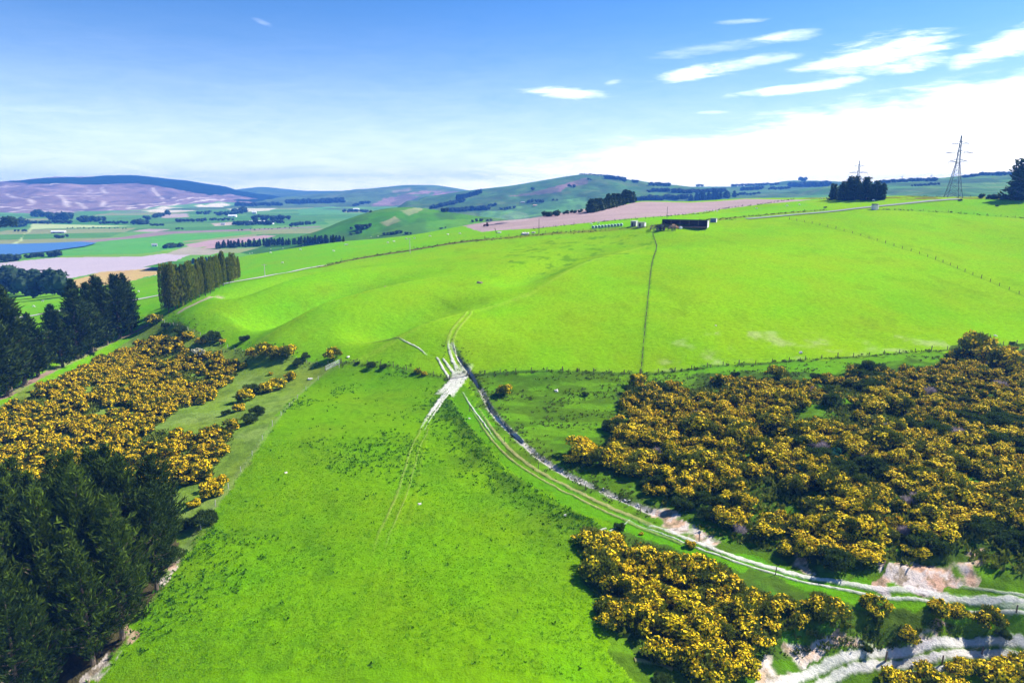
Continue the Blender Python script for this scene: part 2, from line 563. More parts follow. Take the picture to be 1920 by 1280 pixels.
# valley floor with its paddocks
VPOLY = [
    # (polygon as surveyed, colour)
    ([(0, 493), (117, 482), (267, 480), (333, 470), (387, 470), (293, 500), (180, 512), (120, 523), (60, 518), (0, 513)], LILAC),
    ([(-150, 500), (0, 493), (0, 515), (-150, 522)], LILAC),
    ([(110, 530), (187, 510), (300, 502), (335, 506), (267, 520), (217, 532), (130, 543)], TAN),
    ([(345, 467), (353, 457), (400, 450), (500, 441), (520, 442), (400, 466)], (.33, .22, .22)),
    ([(245, 434), (280, 429), (320, 430), (290, 435)], (.33,.25,.25)),
    ([(-60, 455), (150, 452), (230, 444), (300, 434), (420, 431), (520, 428), (600, 424), (600, 426), (480, 432), (330, 438), (240, 449), (190, 458), (120, 470), (60, 476), (60, 470)], (.22, .17, .16)),
    ([(140, 458), (260, 446), (330, 440), (420, 438), (500, 436), (345, 452), (330, 466), (267, 476), (110, 480), (60, 478)], (.07, .27, .035)),
    ([(110, 480), (267, 476), (330, 467), (390, 462), (340, 472), (267, 481), (117, 483)], (.13, .28, .02)),
    ([(310, 476), (350, 462), (420, 470), (395, 478), (330, 478)], (.3, .27, .2)),
    ([(263, 396), (310, 387), (370, 395), (310, 399)], (.48,.44,.33)),
    ([(367, 385), (413, 381), (425, 389), (395, 391)], (.48,.45,.37)),
    ([(425, 392), (470, 385), (520, 390), (505, 395), (450, 398)], (.46,.45,.33)),
    ([(0, 424), (60, 419), (130, 421), (250, 424), (60, 430), (0, 433)], (.32, .40, .17)),
    ([(300, 403), (350, 400), (355, 407), (305, 409)], (.33,.27,.25)),
    ([(395, 419), (450, 415), (460, 421), (400, 424)], (.36,.3,.24)),
    ([(600, 386), (660, 381), (700, 386), (650, 392)], (.12, .28, .05)),
    ([(560, 392), (620, 388), (650, 400), (560, 403)], (.08, .24, .06)),
]


def paddocks(x, y, cs=1.0):
    """patchwork of fenced fields: blocks at a slant, each with its own grass"""
    a = .35
    r = x * math.cos(a) + y * math.sin(a); q = -x * math.sin(a) + y * math.cos(a)
    j = np.floor(q / (150 * cs))
    i = np.floor((r + 97 * _hash(j, j * 0, 4)) / (230 * cs))
    h = _hash(i, j, 7); g = _hash(i, j, 19)
    c = np.tile(np.array((.058, .185, .03)), (len(x), 1))
    c = blend(c, sstep(.3, .9, h), (.10, .24, .045))
    c = blend(c, (g > .86) * .8, (.22, .23, .10))
    c = blend(c, (g < .12) * .8, (.06, .17, .03))
    return c


def ground_tint(x, y, z):
    x = x.ravel(); y = y.ravel()
    wx = x + 2.6 * (fbm(x, y, 5, 101, 3) - .5) * 2
    wy = y + 2.6 * (fbm(x, y, 5, 102, 3) - .5) * 2
    big = fbm(x, y, 45, 103, 4)
    med = fbm(x, y, 8, 104, 4)
    fine = fbm(x, y, 1.5, 105, 3)
    c = np.tile(np.array(LIME), (len(x), 1))
    c = blend(c, sstep(.45, .75, big) * .55, (.118, .31, .0005))
    c = blend(c, sstep(.55, .8, med) * .35, (.165, .34, .006))
    # the field turns a cooler green towards the left
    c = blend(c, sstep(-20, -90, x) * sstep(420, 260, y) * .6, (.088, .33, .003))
    # dark weeds and dung-fed patches high in the field
    wk = inside(wx, wy, ZP([(960, 470), (1060, 440), (1230, 440), (1215, 475), (1120, 500), (1000, 510), (930, 500)]))
    c = blend(c, wk * sstep(.60, .70, fbm(x, y, 4, 132, 4)) * .7, (.06, .19, .002))
    c = blend(c, sstep(.62, .72, fbm(x, y * .6, 9, 133, 5)) * .4 * (y < 420), (.125, .27, .001))
    # pale worn grass in the lower part of the right-hand field
    pm = inside(wx, wy, ZP([(1220, 660), (1300, 625), (1500, 618), (1750, 632), (1800, 652), (1500, 672), (1220, 696)]))
    c = blend(c, pm * sstep(.5, .75, fbm(x, y, 6, 107, 4)) * .55, (.34, .42, .16))
    c = blend(c, inside(wx, wy, ZP([(1640, 393), (1720, 381), (1800, 374), (1935, 372), (1935, 411), (1850, 405), (1750, 398)])) * .6, (.10, .32, .004))
    c = blend(c, inside(wx, wy, ZP([(1500, 374), (1670, 362), (1935, 366), (1935, 373), (1800, 373), (1700, 376), (1600, 374)])) * sstep(.35, .6, med), OLIVE)
    # grassland beyond the road
    c = blend(c, inside(wx, wy, ZP([(456, 500), (640, 452), (790, 437), (900, 432), (1000, 430), (1240, 406), (1500, 378), (1560, 396), (1240, 422), (950, 444), (640, 490), (500, 518), (440, 525)])) * .6, (.115, .37, .004))
    # ploughed field over the crest
    pk = inside(x + (wx - x) * .8, y + (wy - y) * .8, ZP([(785, 438), (900, 419), (1010, 407), (1110, 397), (1150, 388), (1200, 378.5), (1290, 380), (1400, 373), (1525, 374), (1500, 377), (1430, 383), (1350, 393), (1300, 399), (1250, 405), (1130, 415), (1010, 428), (900, 435)]))
    c = blend(c, pk, PINK)
    c = blend(c, pk * sstep(.35, .7, fbm(x * .25, y, 9, 120, 3)) * .5, (.40, .30, .29))
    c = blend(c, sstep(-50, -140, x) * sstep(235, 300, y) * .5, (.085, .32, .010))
    vf = sstep(620, 720, y) * (x < 60)
    c = blend(c, vf, (.09, .27, .025))
    for poly, col in VPOLY:
        c = blend(c, inside(wx, wy, ZP(poly)), col)
    # near paddock
    pd = inside(wx, wy, ZP([(632, 682), (700, 685), (760, 696), (850, 712), (880, 730), (905, 800), (960, 870), (1060, 935), (1150, 990), (1085, 1010), (1105, 1100), (1135, 1200), (1260, 1400), (1500, 1900), (-200, 1900), (140, 1300), (205, 1235), (300, 1100), (400, 960), (500, 800), (575, 715)]))
    c = blend(c, pd, MID)
    c = blend(c, pd * sstep(.42, .7, big) * .6, (.058, .195, .002))
    c = blend(c, pd * sstep(.5, .72, med) * .45, (.095, .225, .004))
    c = blend(c, pd * sstep(.58, .75, fbm(x, y, 3.2, 108, 4)) * sstep(.5, .62, fbm(x, y, 30, 109, 2)) * .35, (.040, .15, .003))
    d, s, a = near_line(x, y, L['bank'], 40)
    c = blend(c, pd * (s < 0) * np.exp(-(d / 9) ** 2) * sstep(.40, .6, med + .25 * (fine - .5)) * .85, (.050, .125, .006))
    # rough grazing on the right
    rg = inside(wx, wy, ZP([(880, 706), (950, 700), (1100, 698), (1200, 701), (1400, 684), (1600, 670), (1800, 655), (1935, 646), (2600, 900), (2600, 1900), (1500, 1900), (1260, 1400), (1200, 1300), (1135, 1200), (1105, 1100), (1085, 1010), (1150, 990), (1060, 935), (960, 870), (905, 800)]))
    c = blend(c, rg, ROUGH)
    c = blend(c, rg * sstep(.42, .66, fbm(x * .4, y, 3, 110, 4)) * .7, (.095, .27, .006))
    c = blend(c, inside(wx, wy, ZP([(1215, 702), (1400, 686), (1600, 672), (1790, 657), (1780, 690), (1600, 700), (1400, 712), (1220, 722)])) * .75, (.10, .30, .005))
    c = blend(c, inside(wx, wy, ZP([(870, 745), (900, 770), (960, 845), (1010, 880), (1120, 940), (1290, 1010), (1450, 1065), (1750, 1112), (1900, 1135), (1860, 1175), (1600, 1120), (1450, 1090), (1290, 1045), (1130, 975), (1010, 915), (930, 840), (880, 790)])) * .9, STRIP)
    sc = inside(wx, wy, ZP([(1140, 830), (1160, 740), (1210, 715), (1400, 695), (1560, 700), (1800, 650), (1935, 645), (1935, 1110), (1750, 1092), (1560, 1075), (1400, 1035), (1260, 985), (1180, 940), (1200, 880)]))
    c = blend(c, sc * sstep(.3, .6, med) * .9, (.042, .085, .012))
    c = blend(c, sc * sstep(.55, .7, fbm(x, y, 5, 112, 3)) * .8, (.085, .22, .012))
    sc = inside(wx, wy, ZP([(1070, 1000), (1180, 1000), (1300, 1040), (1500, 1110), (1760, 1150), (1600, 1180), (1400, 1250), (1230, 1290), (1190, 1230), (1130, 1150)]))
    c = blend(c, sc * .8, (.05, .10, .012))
    c = blend(c, sc * sstep(.55, .7, fbm(x, y, 5, 112, 3)) * .8, (.07, .24, .012))
    # hollow on the left
    hl = inside(wx, wy, ZP([(-400, 900), (-100, 800), (0, 760), (270, 606), (330, 606), (400, 640), (470, 660), (560, 676), (634, 684), (580, 715), (505, 800), (405, 960), (330, 1060), (205, 1235), (140, 1310), (-500, 1310)]))
    c = blend(c, hl, HOLLOW)
    c = blend(c, hl * sstep(.5, .7, med) * .7, (.17, .27, .06))
    c = blend(c, hl * sstep(.5, .68, fbm(x, y, 4, 113, 4)) * .7, (.085, .16, .02))
    c = blend(c, inside(wx, wy, ZP([(-400, 900), (0, 870), (250, 930), (318, 1010), (290, 1100), (190, 1250), (140, 1310), (-500, 1310)])) * .9, (.085, .065, .035))
    for key, w, col, st in (('pine_strip', 1.5, (.30, .20, .15), 1), ('macro_strip', 2.0, (.42, .34, .25), .9), ('crest_a', 1.6, (.23, .41, .02), .5), ('crest_a2', 1.0, (.25, .42, .03), .45), ('crest_b', 1.3, (.21, .41, .01), .4),
                            ('trod_hollow', .45, (.22, .31, .09), .45), ('verge', 4.2, OLIVE, .8), ('verge_top', 4.0, OLIVE, .8), ('fence_up', .5, (.06, .16, .01), .7), ('fence_mid', .8, (.04, .10, .01), .9), ('fence_right', .7, (.045, .11, .01), .85),
                            ('fence_left', .9, (.05, .12, .01), .8), ('fence_top', .5, (.07, .16, .01), .6), ('fence_division', .8, (.09, .2, .01), .6)):
        d, s, a = near_line(x, y, L[key], 14)
        c = blend(c, np.where(d < 14, 1 - sstep(w * .55, w * 1.25, d + w * 1.1 * (fine - .5)), 0) * st * (.55 + .45 * sstep(.35, .55, med)), col)
    d, s, a = near_line(x, y, L['verge'], 14)
    c = blend(c, np.where(d < 5, 1 - sstep(1.5, 4.5, d), 0) * sstep(25, 45, a) * sstep(135, 95, a) * .9, (.11, .065, .035))
    # ditch: pale rubble in places, a dark green band along the rest
    d, s, a = near_line(x, y, L['ditch'], 9)
    c = blend(c, np.where(d < 4, 1 - sstep(.4, 1.25, d + 1.3 * (fine - .5)), 0) * .8 * sstep(3, 8, a), (.045, .065, .02))
    pale = np.maximum(sstep(28, 40, a) * .85 * sstep(.36, .55, fbm(a, a * 0, 5, 123, 2)), .55 * sstep(.5, .62, fbm(a, a * 0, 7, 121, 2)))
    c = blend(c, np.where(d < 4, 1 - sstep(.2, 1.0, d + 1.3 * (fbm(x, y, .9, 122, 3) - .5)), 0) * pale, (.46, .43, .38))
    # clay cuttings
    for poly, th in (([(1385, 1290), (1420, 1240), (1455, 1205), (1540, 1195), (1600, 1185), (1700, 1165), (1770, 1168), (1740, 1190), (1650, 1210), (1560, 1235), (1490, 1270), (1470, 1300)], .44),
                     ([(1640, 1088), (1720, 1060), (1790, 1035), (1850, 1030), (1870, 1060), (1840, 1100), (1760, 1108), (1690, 1102)], .47),
                     ([(1200, 960), (1240, 955), (1300, 985), (1360, 1010), (1350, 1030), (1270, 1000)], .56), ([(1440, 1050), (1500, 1035), (1530, 1060), (1480, 1072)], .5), ([(1640, 1180), (1780, 1168), (1900, 1165), (1935, 1180), (1800, 1195), (1700, 1215)], .63),
                     ([(1840, 1080), (1935, 1110), (1935, 1160), (1850, 1120)], .58), ([(140, 1300), (175, 1240), (235, 1170), (262, 1140), (255, 1180), (215, 1245), (180, 1300)], .36), ([(285, 1105), (300, 1075), (330, 1045), (322, 1075)], .42),
                     ([(1640, 1062), (1660, 1050), (1672, 1066), (1650, 1076)], .3)):
        mk = inside(wx, wy, ZP(poly)) * sstep(th - .05, th + .08, fbm(x, y, 3.2, 114, 4))
        c = blend(c, mk, CLAY)
        c = blend(c, mk * sstep(.44, .60, fbm(x, y, 2.0, 115, 4)) * .8, (.50, .32, .16))
        c = blend(c, mk * sstep(.56, .66, fbm(x, y, 1.1, 116, 3)) * .8, (.22, .18, .09))
    return c


# ---------------------------------------------------------------- ground mesh
def build_ground():
    a = np.concatenate([np.linspace(-1.6, -.82, 60)[:-1], np.linspace(-.82, .82, 800), np.linspace(.82, 1.6, 60)[1:]])
    Y = np.geomspace(29, 900, 780)
    yy = Y[:, None] * np.ones((1, len(a))); xx = a[None] * yy
    z = gz(xx.ravel(), yy.ravel())
    V = np.stack([xx.ravel(), yy.ravel(), z], -1)
    me = np_mesh('ground', V, grid_faces(*xx.shape), True)
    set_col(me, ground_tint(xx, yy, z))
    return tag(link('ground', me, M['land']), kind='structure')


build_ground()

def build_valley():
    # denser rows than the survey grid, so that field edges stay crisp
    y = np.concatenate([np.geomspace(895, 3000, 420), np.geomspace(3000, 9200, 90)[1:]])
    a = np.concatenate([np.linspace(-1.25, -.8, 40)[:-1], np.linspace(-.8, .8, 640), np.linspace(.8, 1.25, 40)[1:]])
    yy = y[:, None] * np.ones((1, len(a))); xx = a[None] * yy
    x, y = xx.ravel(), yy.ravel()
    z = valley_z(x, y) - .4
    c = paddocks(x, y)
    wx = x + 14 * (fbm(x, y, 40, 130, 3) - .5); wy = y + 14 * (fbm(x, y, 40, 131, 3) - .5)
    for poly, col in VPOLY:
        c = blend(c, inside(wx, wy, ZP(poly)), col)
    me = np_mesh('valley', np.stack([x, y, z], -1), grid_faces(*xx.shape), True)
    set_col(me, c)
    return tag(link('valley', me, M['far']), kind='structure')


build_valley()


def hill_tint(name, x, y, z):
    n1 = fbm(x, y, 120, 140, 4); n2 = fbm(x, y, 35, 141, 4)
    wx = x + 26 * (fbm(x, y, 60, 142, 3) - .5); wy = y + 26 * (fbm(x, y, 60, 143, 3) - .5)
    T = HBVH[name]
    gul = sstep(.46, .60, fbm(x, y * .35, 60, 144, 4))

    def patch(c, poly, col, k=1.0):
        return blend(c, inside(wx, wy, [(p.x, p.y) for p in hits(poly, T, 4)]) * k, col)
    c = paddocks(x, y, 1.6 if name != 'hill_green' else 4.0)
    c = blend(c, sstep(.45, .7, n2) * .5, (.14, .22, .06))
    if name == 'hill_forest':
        c = np.tile(np.array((.175, .125, .135)), (len(x), 1))
        c = blend(c, sstep(.42, .62, n1) * .6, (.24, .175, .18))
        c = blend(c, sstep(.5, .7, fbm(x, y * .3, 40, 150, 4)) * .7, (.095, .075, .09))
        # logging tracks of bare clay
        for ln in ([(0, 388), (30, 389), (60, 384)], [(20, 398), (60, 393), (100, 398), (150, 396)], [(110, 366), (122, 378), (128, 388)], [(60, 370), (130, 368), (190, 367)], [(145, 380), (165, 392)], [(230, 386), (290, 383), (330, 377), (400, 372)],
                   [(285, 352), (305, 373), (330, 377)], [(190, 352), (198, 362)], [(78, 346), (105, 344)], [(0, 351), (30, 349)], [(30, 390), (90, 392), (140, 400)], [(195, 378), (196, 388), (260, 384)], [(240, 391), (330, 384), (420, 374)], [(10, 363), (50, 373), (60, 380)]):
            q = [(p.x, p.y) for p in hits(ln, T)]
            d, s, a = near_line(x, y, smooth_line(q, 30), 60)
            w = 2.5 + 9 * fbm(x, y, 90, 151, 2) ** 1.5
            c = blend(c, np.where(d < 60, 1 - sstep(w * .5, w, d), 0) * .95, (.50, .45, .42))
        q = np.abs(fbm(x, y * .55, 210, 153, 4) - .5) + .02 * (fbm(x, y, 50, 154, 3) - .3)
        c = blend(c, (1 - sstep(.003, .010, q)) * .75, (.46, .41, .39))
        q = np.abs(fbm(x + 900, y * .5, 120, 155, 4) - .52)
        c = blend(c, (1 - sstep(.004, .014, q)) * .45, (.10, .08, .11))
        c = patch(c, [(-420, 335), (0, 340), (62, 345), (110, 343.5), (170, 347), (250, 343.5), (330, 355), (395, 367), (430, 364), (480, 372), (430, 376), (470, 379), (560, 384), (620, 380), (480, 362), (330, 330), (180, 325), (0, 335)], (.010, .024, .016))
        back = y > 3860
        c = blend(c, back * 1.0, (.010, .024, .016))
        c = patch(c, [(265, 392), (330, 384), (420, 379), (470, 382), (430, 392), (360, 400), (270, 402)], (.10, .25, .06), .9)
        c = patch(c, [(367, 385), (413, 380), (432, 383), (420, 391), (372, 392)], (.50, .46, .36))
        c = patch(c, [(263, 396), (312, 387), (372, 394), (330, 402)], (.50, .45, .33))
        c = patch(c, [(-300, 398), (0, 399), (150, 401), (265, 398), (262, 410), (0, 412), (-300, 412)], (.085, .25, .05), .95)
    elif name == 'hill_green':
        c = np.tile(np.array((.050, .185, .008)), (len(x), 1))
        c = blend(c, sstep(.5, .7, n2) * .6, (.085, .20, .018))
        c = blend(c, sstep(.58, .72, fbm(x, y, 22, 152, 3)) * .6, (.05, .14, .012))
        c = patch(c, [(710, 415), (735, 405), (745, 412), (722, 424)], (.30, .26, .16), .6)
        c = patch(c, [(752, 395), (790, 388), (790, 398), (765, 405)], (.33, .32, .18), .5)
        c = patch(c, [(690, 440), (770, 420), (860, 410), (930, 412), (860, 430), (760, 441)], (.08, .24, .010), .8)
    elif name == 'hill_pasture':
        c = np.tile(np.array((.060, .150, .03)), (len(x), 1))
        c = blend(c, sstep(.45, .65, n2) * .6, (.10, .15, .045))
        c = patch(c, [(950, 369), (1000, 360), (1050, 347), (1100, 333), (1100, 346), (1060, 351), (1045, 362), (990, 366)], (.25, .15, .16), .8)
        c = patch(c, [(900, 400), (1000, 382), (1100, 370), (1110, 390), (1010, 404), (900, 420)], (.12, .30, .06), .8)
        c = patch(c, [(800, 375), (855, 360), (900, 357), (880, 372), (830, 380)], (.012, .03, .016), .0)
    elif name == 'hill_ploughed':
        c = blend(c, .75, (.075, .12, .05))
        c = patch(c, [(696, 385), (720, 372), (760, 366), (790, 368), (750, 385), (700, 388)], (.24, .165, .17))
        c = patch(c, [(800, 374), (815, 362), (860, 358), (850, 372), (810, 380)], (.23, .14, .15))
        c = patch(c, [(745, 366), (790, 357), (830, 359), (785, 364)], (.25, .16, .17), .9)
        c = patch(c, [(740, 363), (770, 358), (770, 352), (735, 358)], (.30, .24, .20), .6)
    elif name == 'hill_meadow':
        c = np.tile(np.array((.085, .21, .04)), (len(x), 1))
        c = blend(c, sstep(.5, .7, n2) * .6, (.17, .24, .09))
        c = patch(c, [(1640, 345), (1720, 342), (1800, 338), (1900, 329), (1935, 328), (1930, 333), (1800, 344), (1700, 348)], (.06, .10, .04), .5)
    elif name == 'hill_range':
        c = blend(c, .6, (.085, .155, .05))
    elif name == 'hill_distant':
        c = blend(c, .8, (.055, .085, .045))
    if name != 'hill_forest':
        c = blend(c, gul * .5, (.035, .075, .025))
    return c


for _k, (_V, _F, _s) in HILLS.items():
    me = np_mesh('hill', _V, _F, True)
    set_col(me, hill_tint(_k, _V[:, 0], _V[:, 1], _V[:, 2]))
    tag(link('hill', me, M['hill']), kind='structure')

# ---------------------------------------------------------------- water
def water_mat(name, col, rough):
    m, nt, b = new_mat(name)
    b.inputs['Base Color'].default_value = (*col, 1)
    b.inputs['Roughness'].default_value = rough
    b.inputs['Specular IOR Level'].default_value = .22
    bp = nd(nt, 'ShaderNodeBump'); bp.inputs['Strength'].default_value = .12; bp.inputs['Distance'].default_value = .2
    nt.links.new(noise(nt, coords(nt), .35, 3), bp.inputs['Height']); nt.links.new(bp.outputs[0], b.inputs['Normal'])
    return m


M['lake'] = water_mat('lake_water', (.03, .12, .29), .3)
M['pool'] = water_mat('ditch_water', (.02, .03, .04), .05)


def flat_poly(name, pts, z, mat):
    bm = bmesh.new()
    f = bm.faces.new([bm.verts.new((x, y, z)) for x, y in pts])
    if f.normal.z < 0: f.normal_flip()
    bmesh.ops.triangulate(bm, faces=bm.faces[:])
    me = bpy.data.meshes.new(name); bm.to_mesh(me); bm.free()
    return tag(link(name, me, mat), kind='structure')


_q = [at_z(u, v, -33.6) for u, v in [(-400, 500), (-300, 462), (-60, 458), (40, 457), (100, 455), (150, 453), (182, 455), (160, 461), (125, 466), (90, 471), (45, 475), (0, 484), (-60, 492)]]
flat_poly('lake', [(p[0], p[1]) for p in smooth_line(_q + _q[:1], 40)[:-1]], -33.6, M['lake'])

# ---------------------------------------------------------------- plants
ORD = ['first', 'second', 'third', 'fourth', 'fifth', 'sixth', 'seventh', 'eighth', 'ninth', 'tenth', 'eleventh', 'twelfth', 'thirteenth', 'fourteenth', 'fifteenth', 'sixteenth', 'seventeenth', 'eighteenth', 'nineteenth', 'twentieth']
ORD += ['twenty-' + o for o in ORD[:9]] + ['thirtieth'] + ['thirty-' + o for o in ORD[:9]] + ['fortieth'] + ['forty-' + o for o in ORD[:9]] + ['fiftieth']


def runit(n, rng):
    v = rng.normal(size=(n, 3))
    return v / np.linalg.norm(v, axis=1, keepdims=True)


def cards(C, A, B):
    """kite-shaped leaves: centre, half long axis, half cross axis"""
    C = np.asarray(C); n = len(C)
    V = np.stack([C - A, C - A * .1 + B, C + A, C - A * .1 - B], 1).reshape(-1, 3)
    return V, np.arange(4 * n).reshape(n, 4)


def tube_mesh(pts, rad, sides=7):
    V = []; Fc = []
    P = [Vector(p) for p in pts]
    for i, p in enumerate(P):
        t = (P[min(i + 1, len(P) - 1)] - P[max(i - 1, 0)]).normalized()
        a = t.orthogonal().normalized(); b = t.cross(a)
        for k in range(sides):
            th = 2 * PI * k / sides
            V.append(p + (a * math.cos(th) + b * math.sin(th)) * rad[i])
    for i in range(len(P) - 1):
        for k in range(sides):
            k2 = (k + 1) % sides
            Fc.append((i * sides + k, i * sides + k2, (i + 1) * sides + k2, (i + 1) * sides + k))
    return [tuple(v) for v in V], Fc


def join(parts):
    Vs, Fs, o = [], [], 0
    for V, Fc in parts:
        V = np.asarray(V, float).reshape(-1, 3); Fc = np.asarray(Fc).reshape(-1, 4)
        Vs.append(V); Fs.append(Fc + o); o += len(V)
    return np.concatenate(Vs), np.concatenate(Fs)


def tinted(name, V, Fc, mats, rng, mi=None, smooth=False):
    me = np_mesh(name, V, Fc, smooth, mi)
    t = np.repeat(rng.random(len(V) // 4 + 1), 4)[:len(V)]
    set_col(me, np.stack([t, t, t], -1))
    for m in (mats if isinstance(mats, (list, tuple)) else [mats]): me.materials.append(m)
    return me


M['pine'] = leafy('pine_needles', (.006, .020, .001), (.085, .140, .006), .35)
M['pine2'] = leafy('dark_pine_needles', (.008, .024, .002), (.042, .075, .005), .35)  # darker needle green, mainly for the tall and distant conifers
M['cypress'] = leafy('cypress_sprays', (.065, .095, .005), (.16, .20, .010), .5, (.24, .24, .012), trans=.35)
M['bark'] = plain('bark', (.16, .12, .085), .95, var=.4, scale=2)
M['gorse'] = leafy('gorse_spines', (.045, .078, .004), (.18, .21, .012), 1.1)
M['bloom'] = leafy('gorse_bloom', (.90, .53, .003), (.98, .76, .006), .9, trans=.1)
M['shrub'] = leafy('shrub_leaves', (.022, .048, .005), (.085, .140, .014), .9)
M['bluebush'] = leafy('bluish_shrub_leaves', (.02, .085, .06), (.05, .19, .13), .9)
M['dead'] = leafy('bare_twigs', (.25, .20, .20), (.48, .40, .42), .9)
M['cream'] = leafy('cream_blossom', (.45, .42, .26), (.75, .72, .5), .9)
M['wood_far'] = leafy('distant_leaves', (.010, .028, .012), (.030, .060, .020), .06)
M['leaf'] = leafy('broad_leaves', (.014, .036, .012), (.045, .088, .022), .2)
M['tuft'] = leafy('rush_tufts', (.024, .095, .002), (.065, .20, .004), .3)
M['blade'] = leafy('grass_blades', (.10, .28, .0004), (.19, .43, .002), .15)
M['rank'] = leafy('rank_grass', (.06, .085, .010), (.14, .19, .03), .3)


def pine_parts(seed, h=16.0, R=4.0, whorls=24, arms=6, cl=6, lv=5, base=.12, size=1.0, taper=.75, sweep=.55, mat='pine', ln_k=1.0, wd_k=1.0):
    rng = np.random.default_rng(seed)
    C = []; A = []; B = []
    lean = rng.normal(size=2) * .25
    ph = rng.random() * 6
    limbs = []
    for i in range(whorls):
        f = base + (1 - base) * (i + rng.random() * .6) / whorls
        z = f * h
        r = R * ((1 - f) ** taper) * (.72 + .28 * math.sin(5 * f + ph)) * min(1, .55 + (f - base) * 4.5) + .12
        n = arms if f < .85 else 4
        a0 = rng.random() * 6.28
        for k in range(n):
            a = a0 + 6.283 * k / n + rng.normal() * .25
            ln = r * rng.uniform(.65, 1.2)
            up = sweep * rng.uniform(.5, 1.2) + .55 * f
            d = np.array([math.cos(a), math.sin(a), 0.0])
            if f < .6 and k % 2 == 0:
                limbs.append(tube_mesh([(0, 0, z), tuple(d * ln * .5 + np.array([0, 0, z + ln * .5 * up * .5])), tuple(d * ln * .9 + np.array([0, 0, z + ln * .8 * up]))], [.09, .06, .02], 4))
            m = max(2, int(cl * ln / R + 1.5))
            for q in range(m):
                t = .28 + .72 * (q + rng.random() * .7) / m
                c = d * ln * t + np.array([0, 0, z + ln * up * t * t - .06 * ln])
                nn = lv
                dirs = d[None] * .8 + np.array([0, 0, .75 + .5 * f])[None] + rng.normal(size=(nn, 3)) * .55
                dirs /= np.linalg.norm(dirs, axis=1, keepdims=True)
                side = np.cross(dirs, rng.normal(size=(nn, 3))); side /= np.linalg.norm(side, axis=1, keepdims=True)
                L_ = size * ln_k * rng.uniform(.36, .68, (nn, 1)); W_ = size * wd_k * rng.uniform(.12, .22, (nn, 1))
                C.append(c[None] + rng.normal(size=(nn, 3)) * .22 * size); A.append(dirs * L_); B.append(side * W_)
    C = np.concatenate(C); A = np.concatenate(A); B = np.concatenate(B)
    C[:, 0] += lean[0] * C[:, 2] / h; C[:, 1] += lean[1] * C[:, 2] / h
    V, Fc = cards(C, A, B)
    trunk = tube_mesh([(0, 0, -.6), (0, 0, h * .25), (lean[0] * .5, lean[1] * .5, h * .6), (lean[0], lean[1], h * .96)], [.02 * h, .016 * h, .009 * h, .002 * h], 7)
    TV, TF = join([trunk] + limbs)
    return [('trunk', tinted('trunk', TV, TF, M['bark'], rng)), ('crown', tinted('crown', V, Fc, M[mat], rng))]


def column_parts(seed, h=14.0, R=2.0, n=2600):
    rng = np.random.default_rng(seed)
    # several upright plumes make the crown
    pl = [(rng.normal() * R * .35, rng.normal() * R * .35, rng.uniform(.78, 1.0) * h, rng.uniform(.5, .8) * R) for _ in range(6)]
    pl[0] = (0, 0, h, R * .8)
    C = []; D = []
    for (px, py, hh, rr) in pl:
        m = n // len(pl)
        t = rng.random(m) ** .8
        z = h * .10 + (hh - h * .10) * t
        r = rr * np.sqrt(np.clip(1 - ((z - h * .3) / (hh - h * .28)) ** 2, 0, 1)) * np.where(z < h * .3, .75 + .25 * z / (h * .3), 1) * rng.uniform(.8, 1.08, m)
        a = rng.random(m) * 6.283
        C.append(np.stack([px + r * np.cos(a), py + r * np.sin(a), z], -1))
        D.append(np.stack([np.cos(a) * .55, np.sin(a) * .55, np.full(m, 1.0)], -1) + rng.normal(size=(m, 3)) * .3)
    C = np.concatenate(C); D = np.concatenate(D); D /= np.linalg.norm(D, axis=1, keepdims=True)
    S = np.cross(D, rng.normal(size=D.shape)); S /= np.linalg.norm(S, axis=1, keepdims=True)
    m = len(C)
    V, Fc = cards(C, D * rng.uniform(.35, .7, (m, 1)), S * rng.uniform(.14, .26, (m, 1)))
    TV, TF = join([tube_mesh([(0, 0, -.6), (0, 0, h * .3), (0, 0, h * .85)], [.22, .17, .05], 6)] +
                  [tube_mesh([(0, 0, h * .1), (p[0] * .7, p[1] * .7, h * .3), (p[0], p[1], p[2] * .8)], [.12, .09, .03], 4) for p in pl[1:]])
    return [('trunk', tinted('trunk', TV, TF, M['bark'], rng)), ('crown', tinted('crown', V, Fc, M['cypress'], rng))]


def lobes(rng, n, R, H, zmin=.15):
    out = []
    for i in range(n):
        a = rng.random() * 6.283; r = R * math.sqrt(rng.random()) * .72
        z = H * (zmin + (1 - zmin) * rng.random() * math.sqrt(max(.05, 1 - (r / R) ** 2)))
        out.append((r * math.cos(a), r * math.sin(a), z))
    return np.array(out)


def bush_cards(rng, R, H, nl, per, lr, L, W, up=.5):
    """leaves over the outside of many small rounded clumps: returns cards and how far up each faces"""
    P = lobes(rng, nl, R, H * .8)
    rad = rng.uniform(.7, 1.25, nl) * lr
    n = nl * per
    d = runit(n, rng); d[:, 2] = np.abs(d[:, 2]) * .9 + d[:, 2] * .1
    k = np.repeat(np.arange(nl), per)
    C = P[k] + d * rad[k][:, None] * rng.uniform(.82, 1.1, (n, 1))
    C[:, 2] = np.maximum(C[:, 2], .05)
    A = d + np.array([0, 0, up]) + rng.normal(size=(n, 3)) * .5
    A /= np.linalg.norm(A, axis=1, keepdims=True)
    S = np.cross(A, rng.normal(size=A.shape)); S /= np.linalg.norm(S, axis=1, keepdims=True)
    return C, A * L * rng.uniform(.7, 1.3, (n, 1)), S * W * rng.uniform(.7, 1.3, (n, 1)), d, k


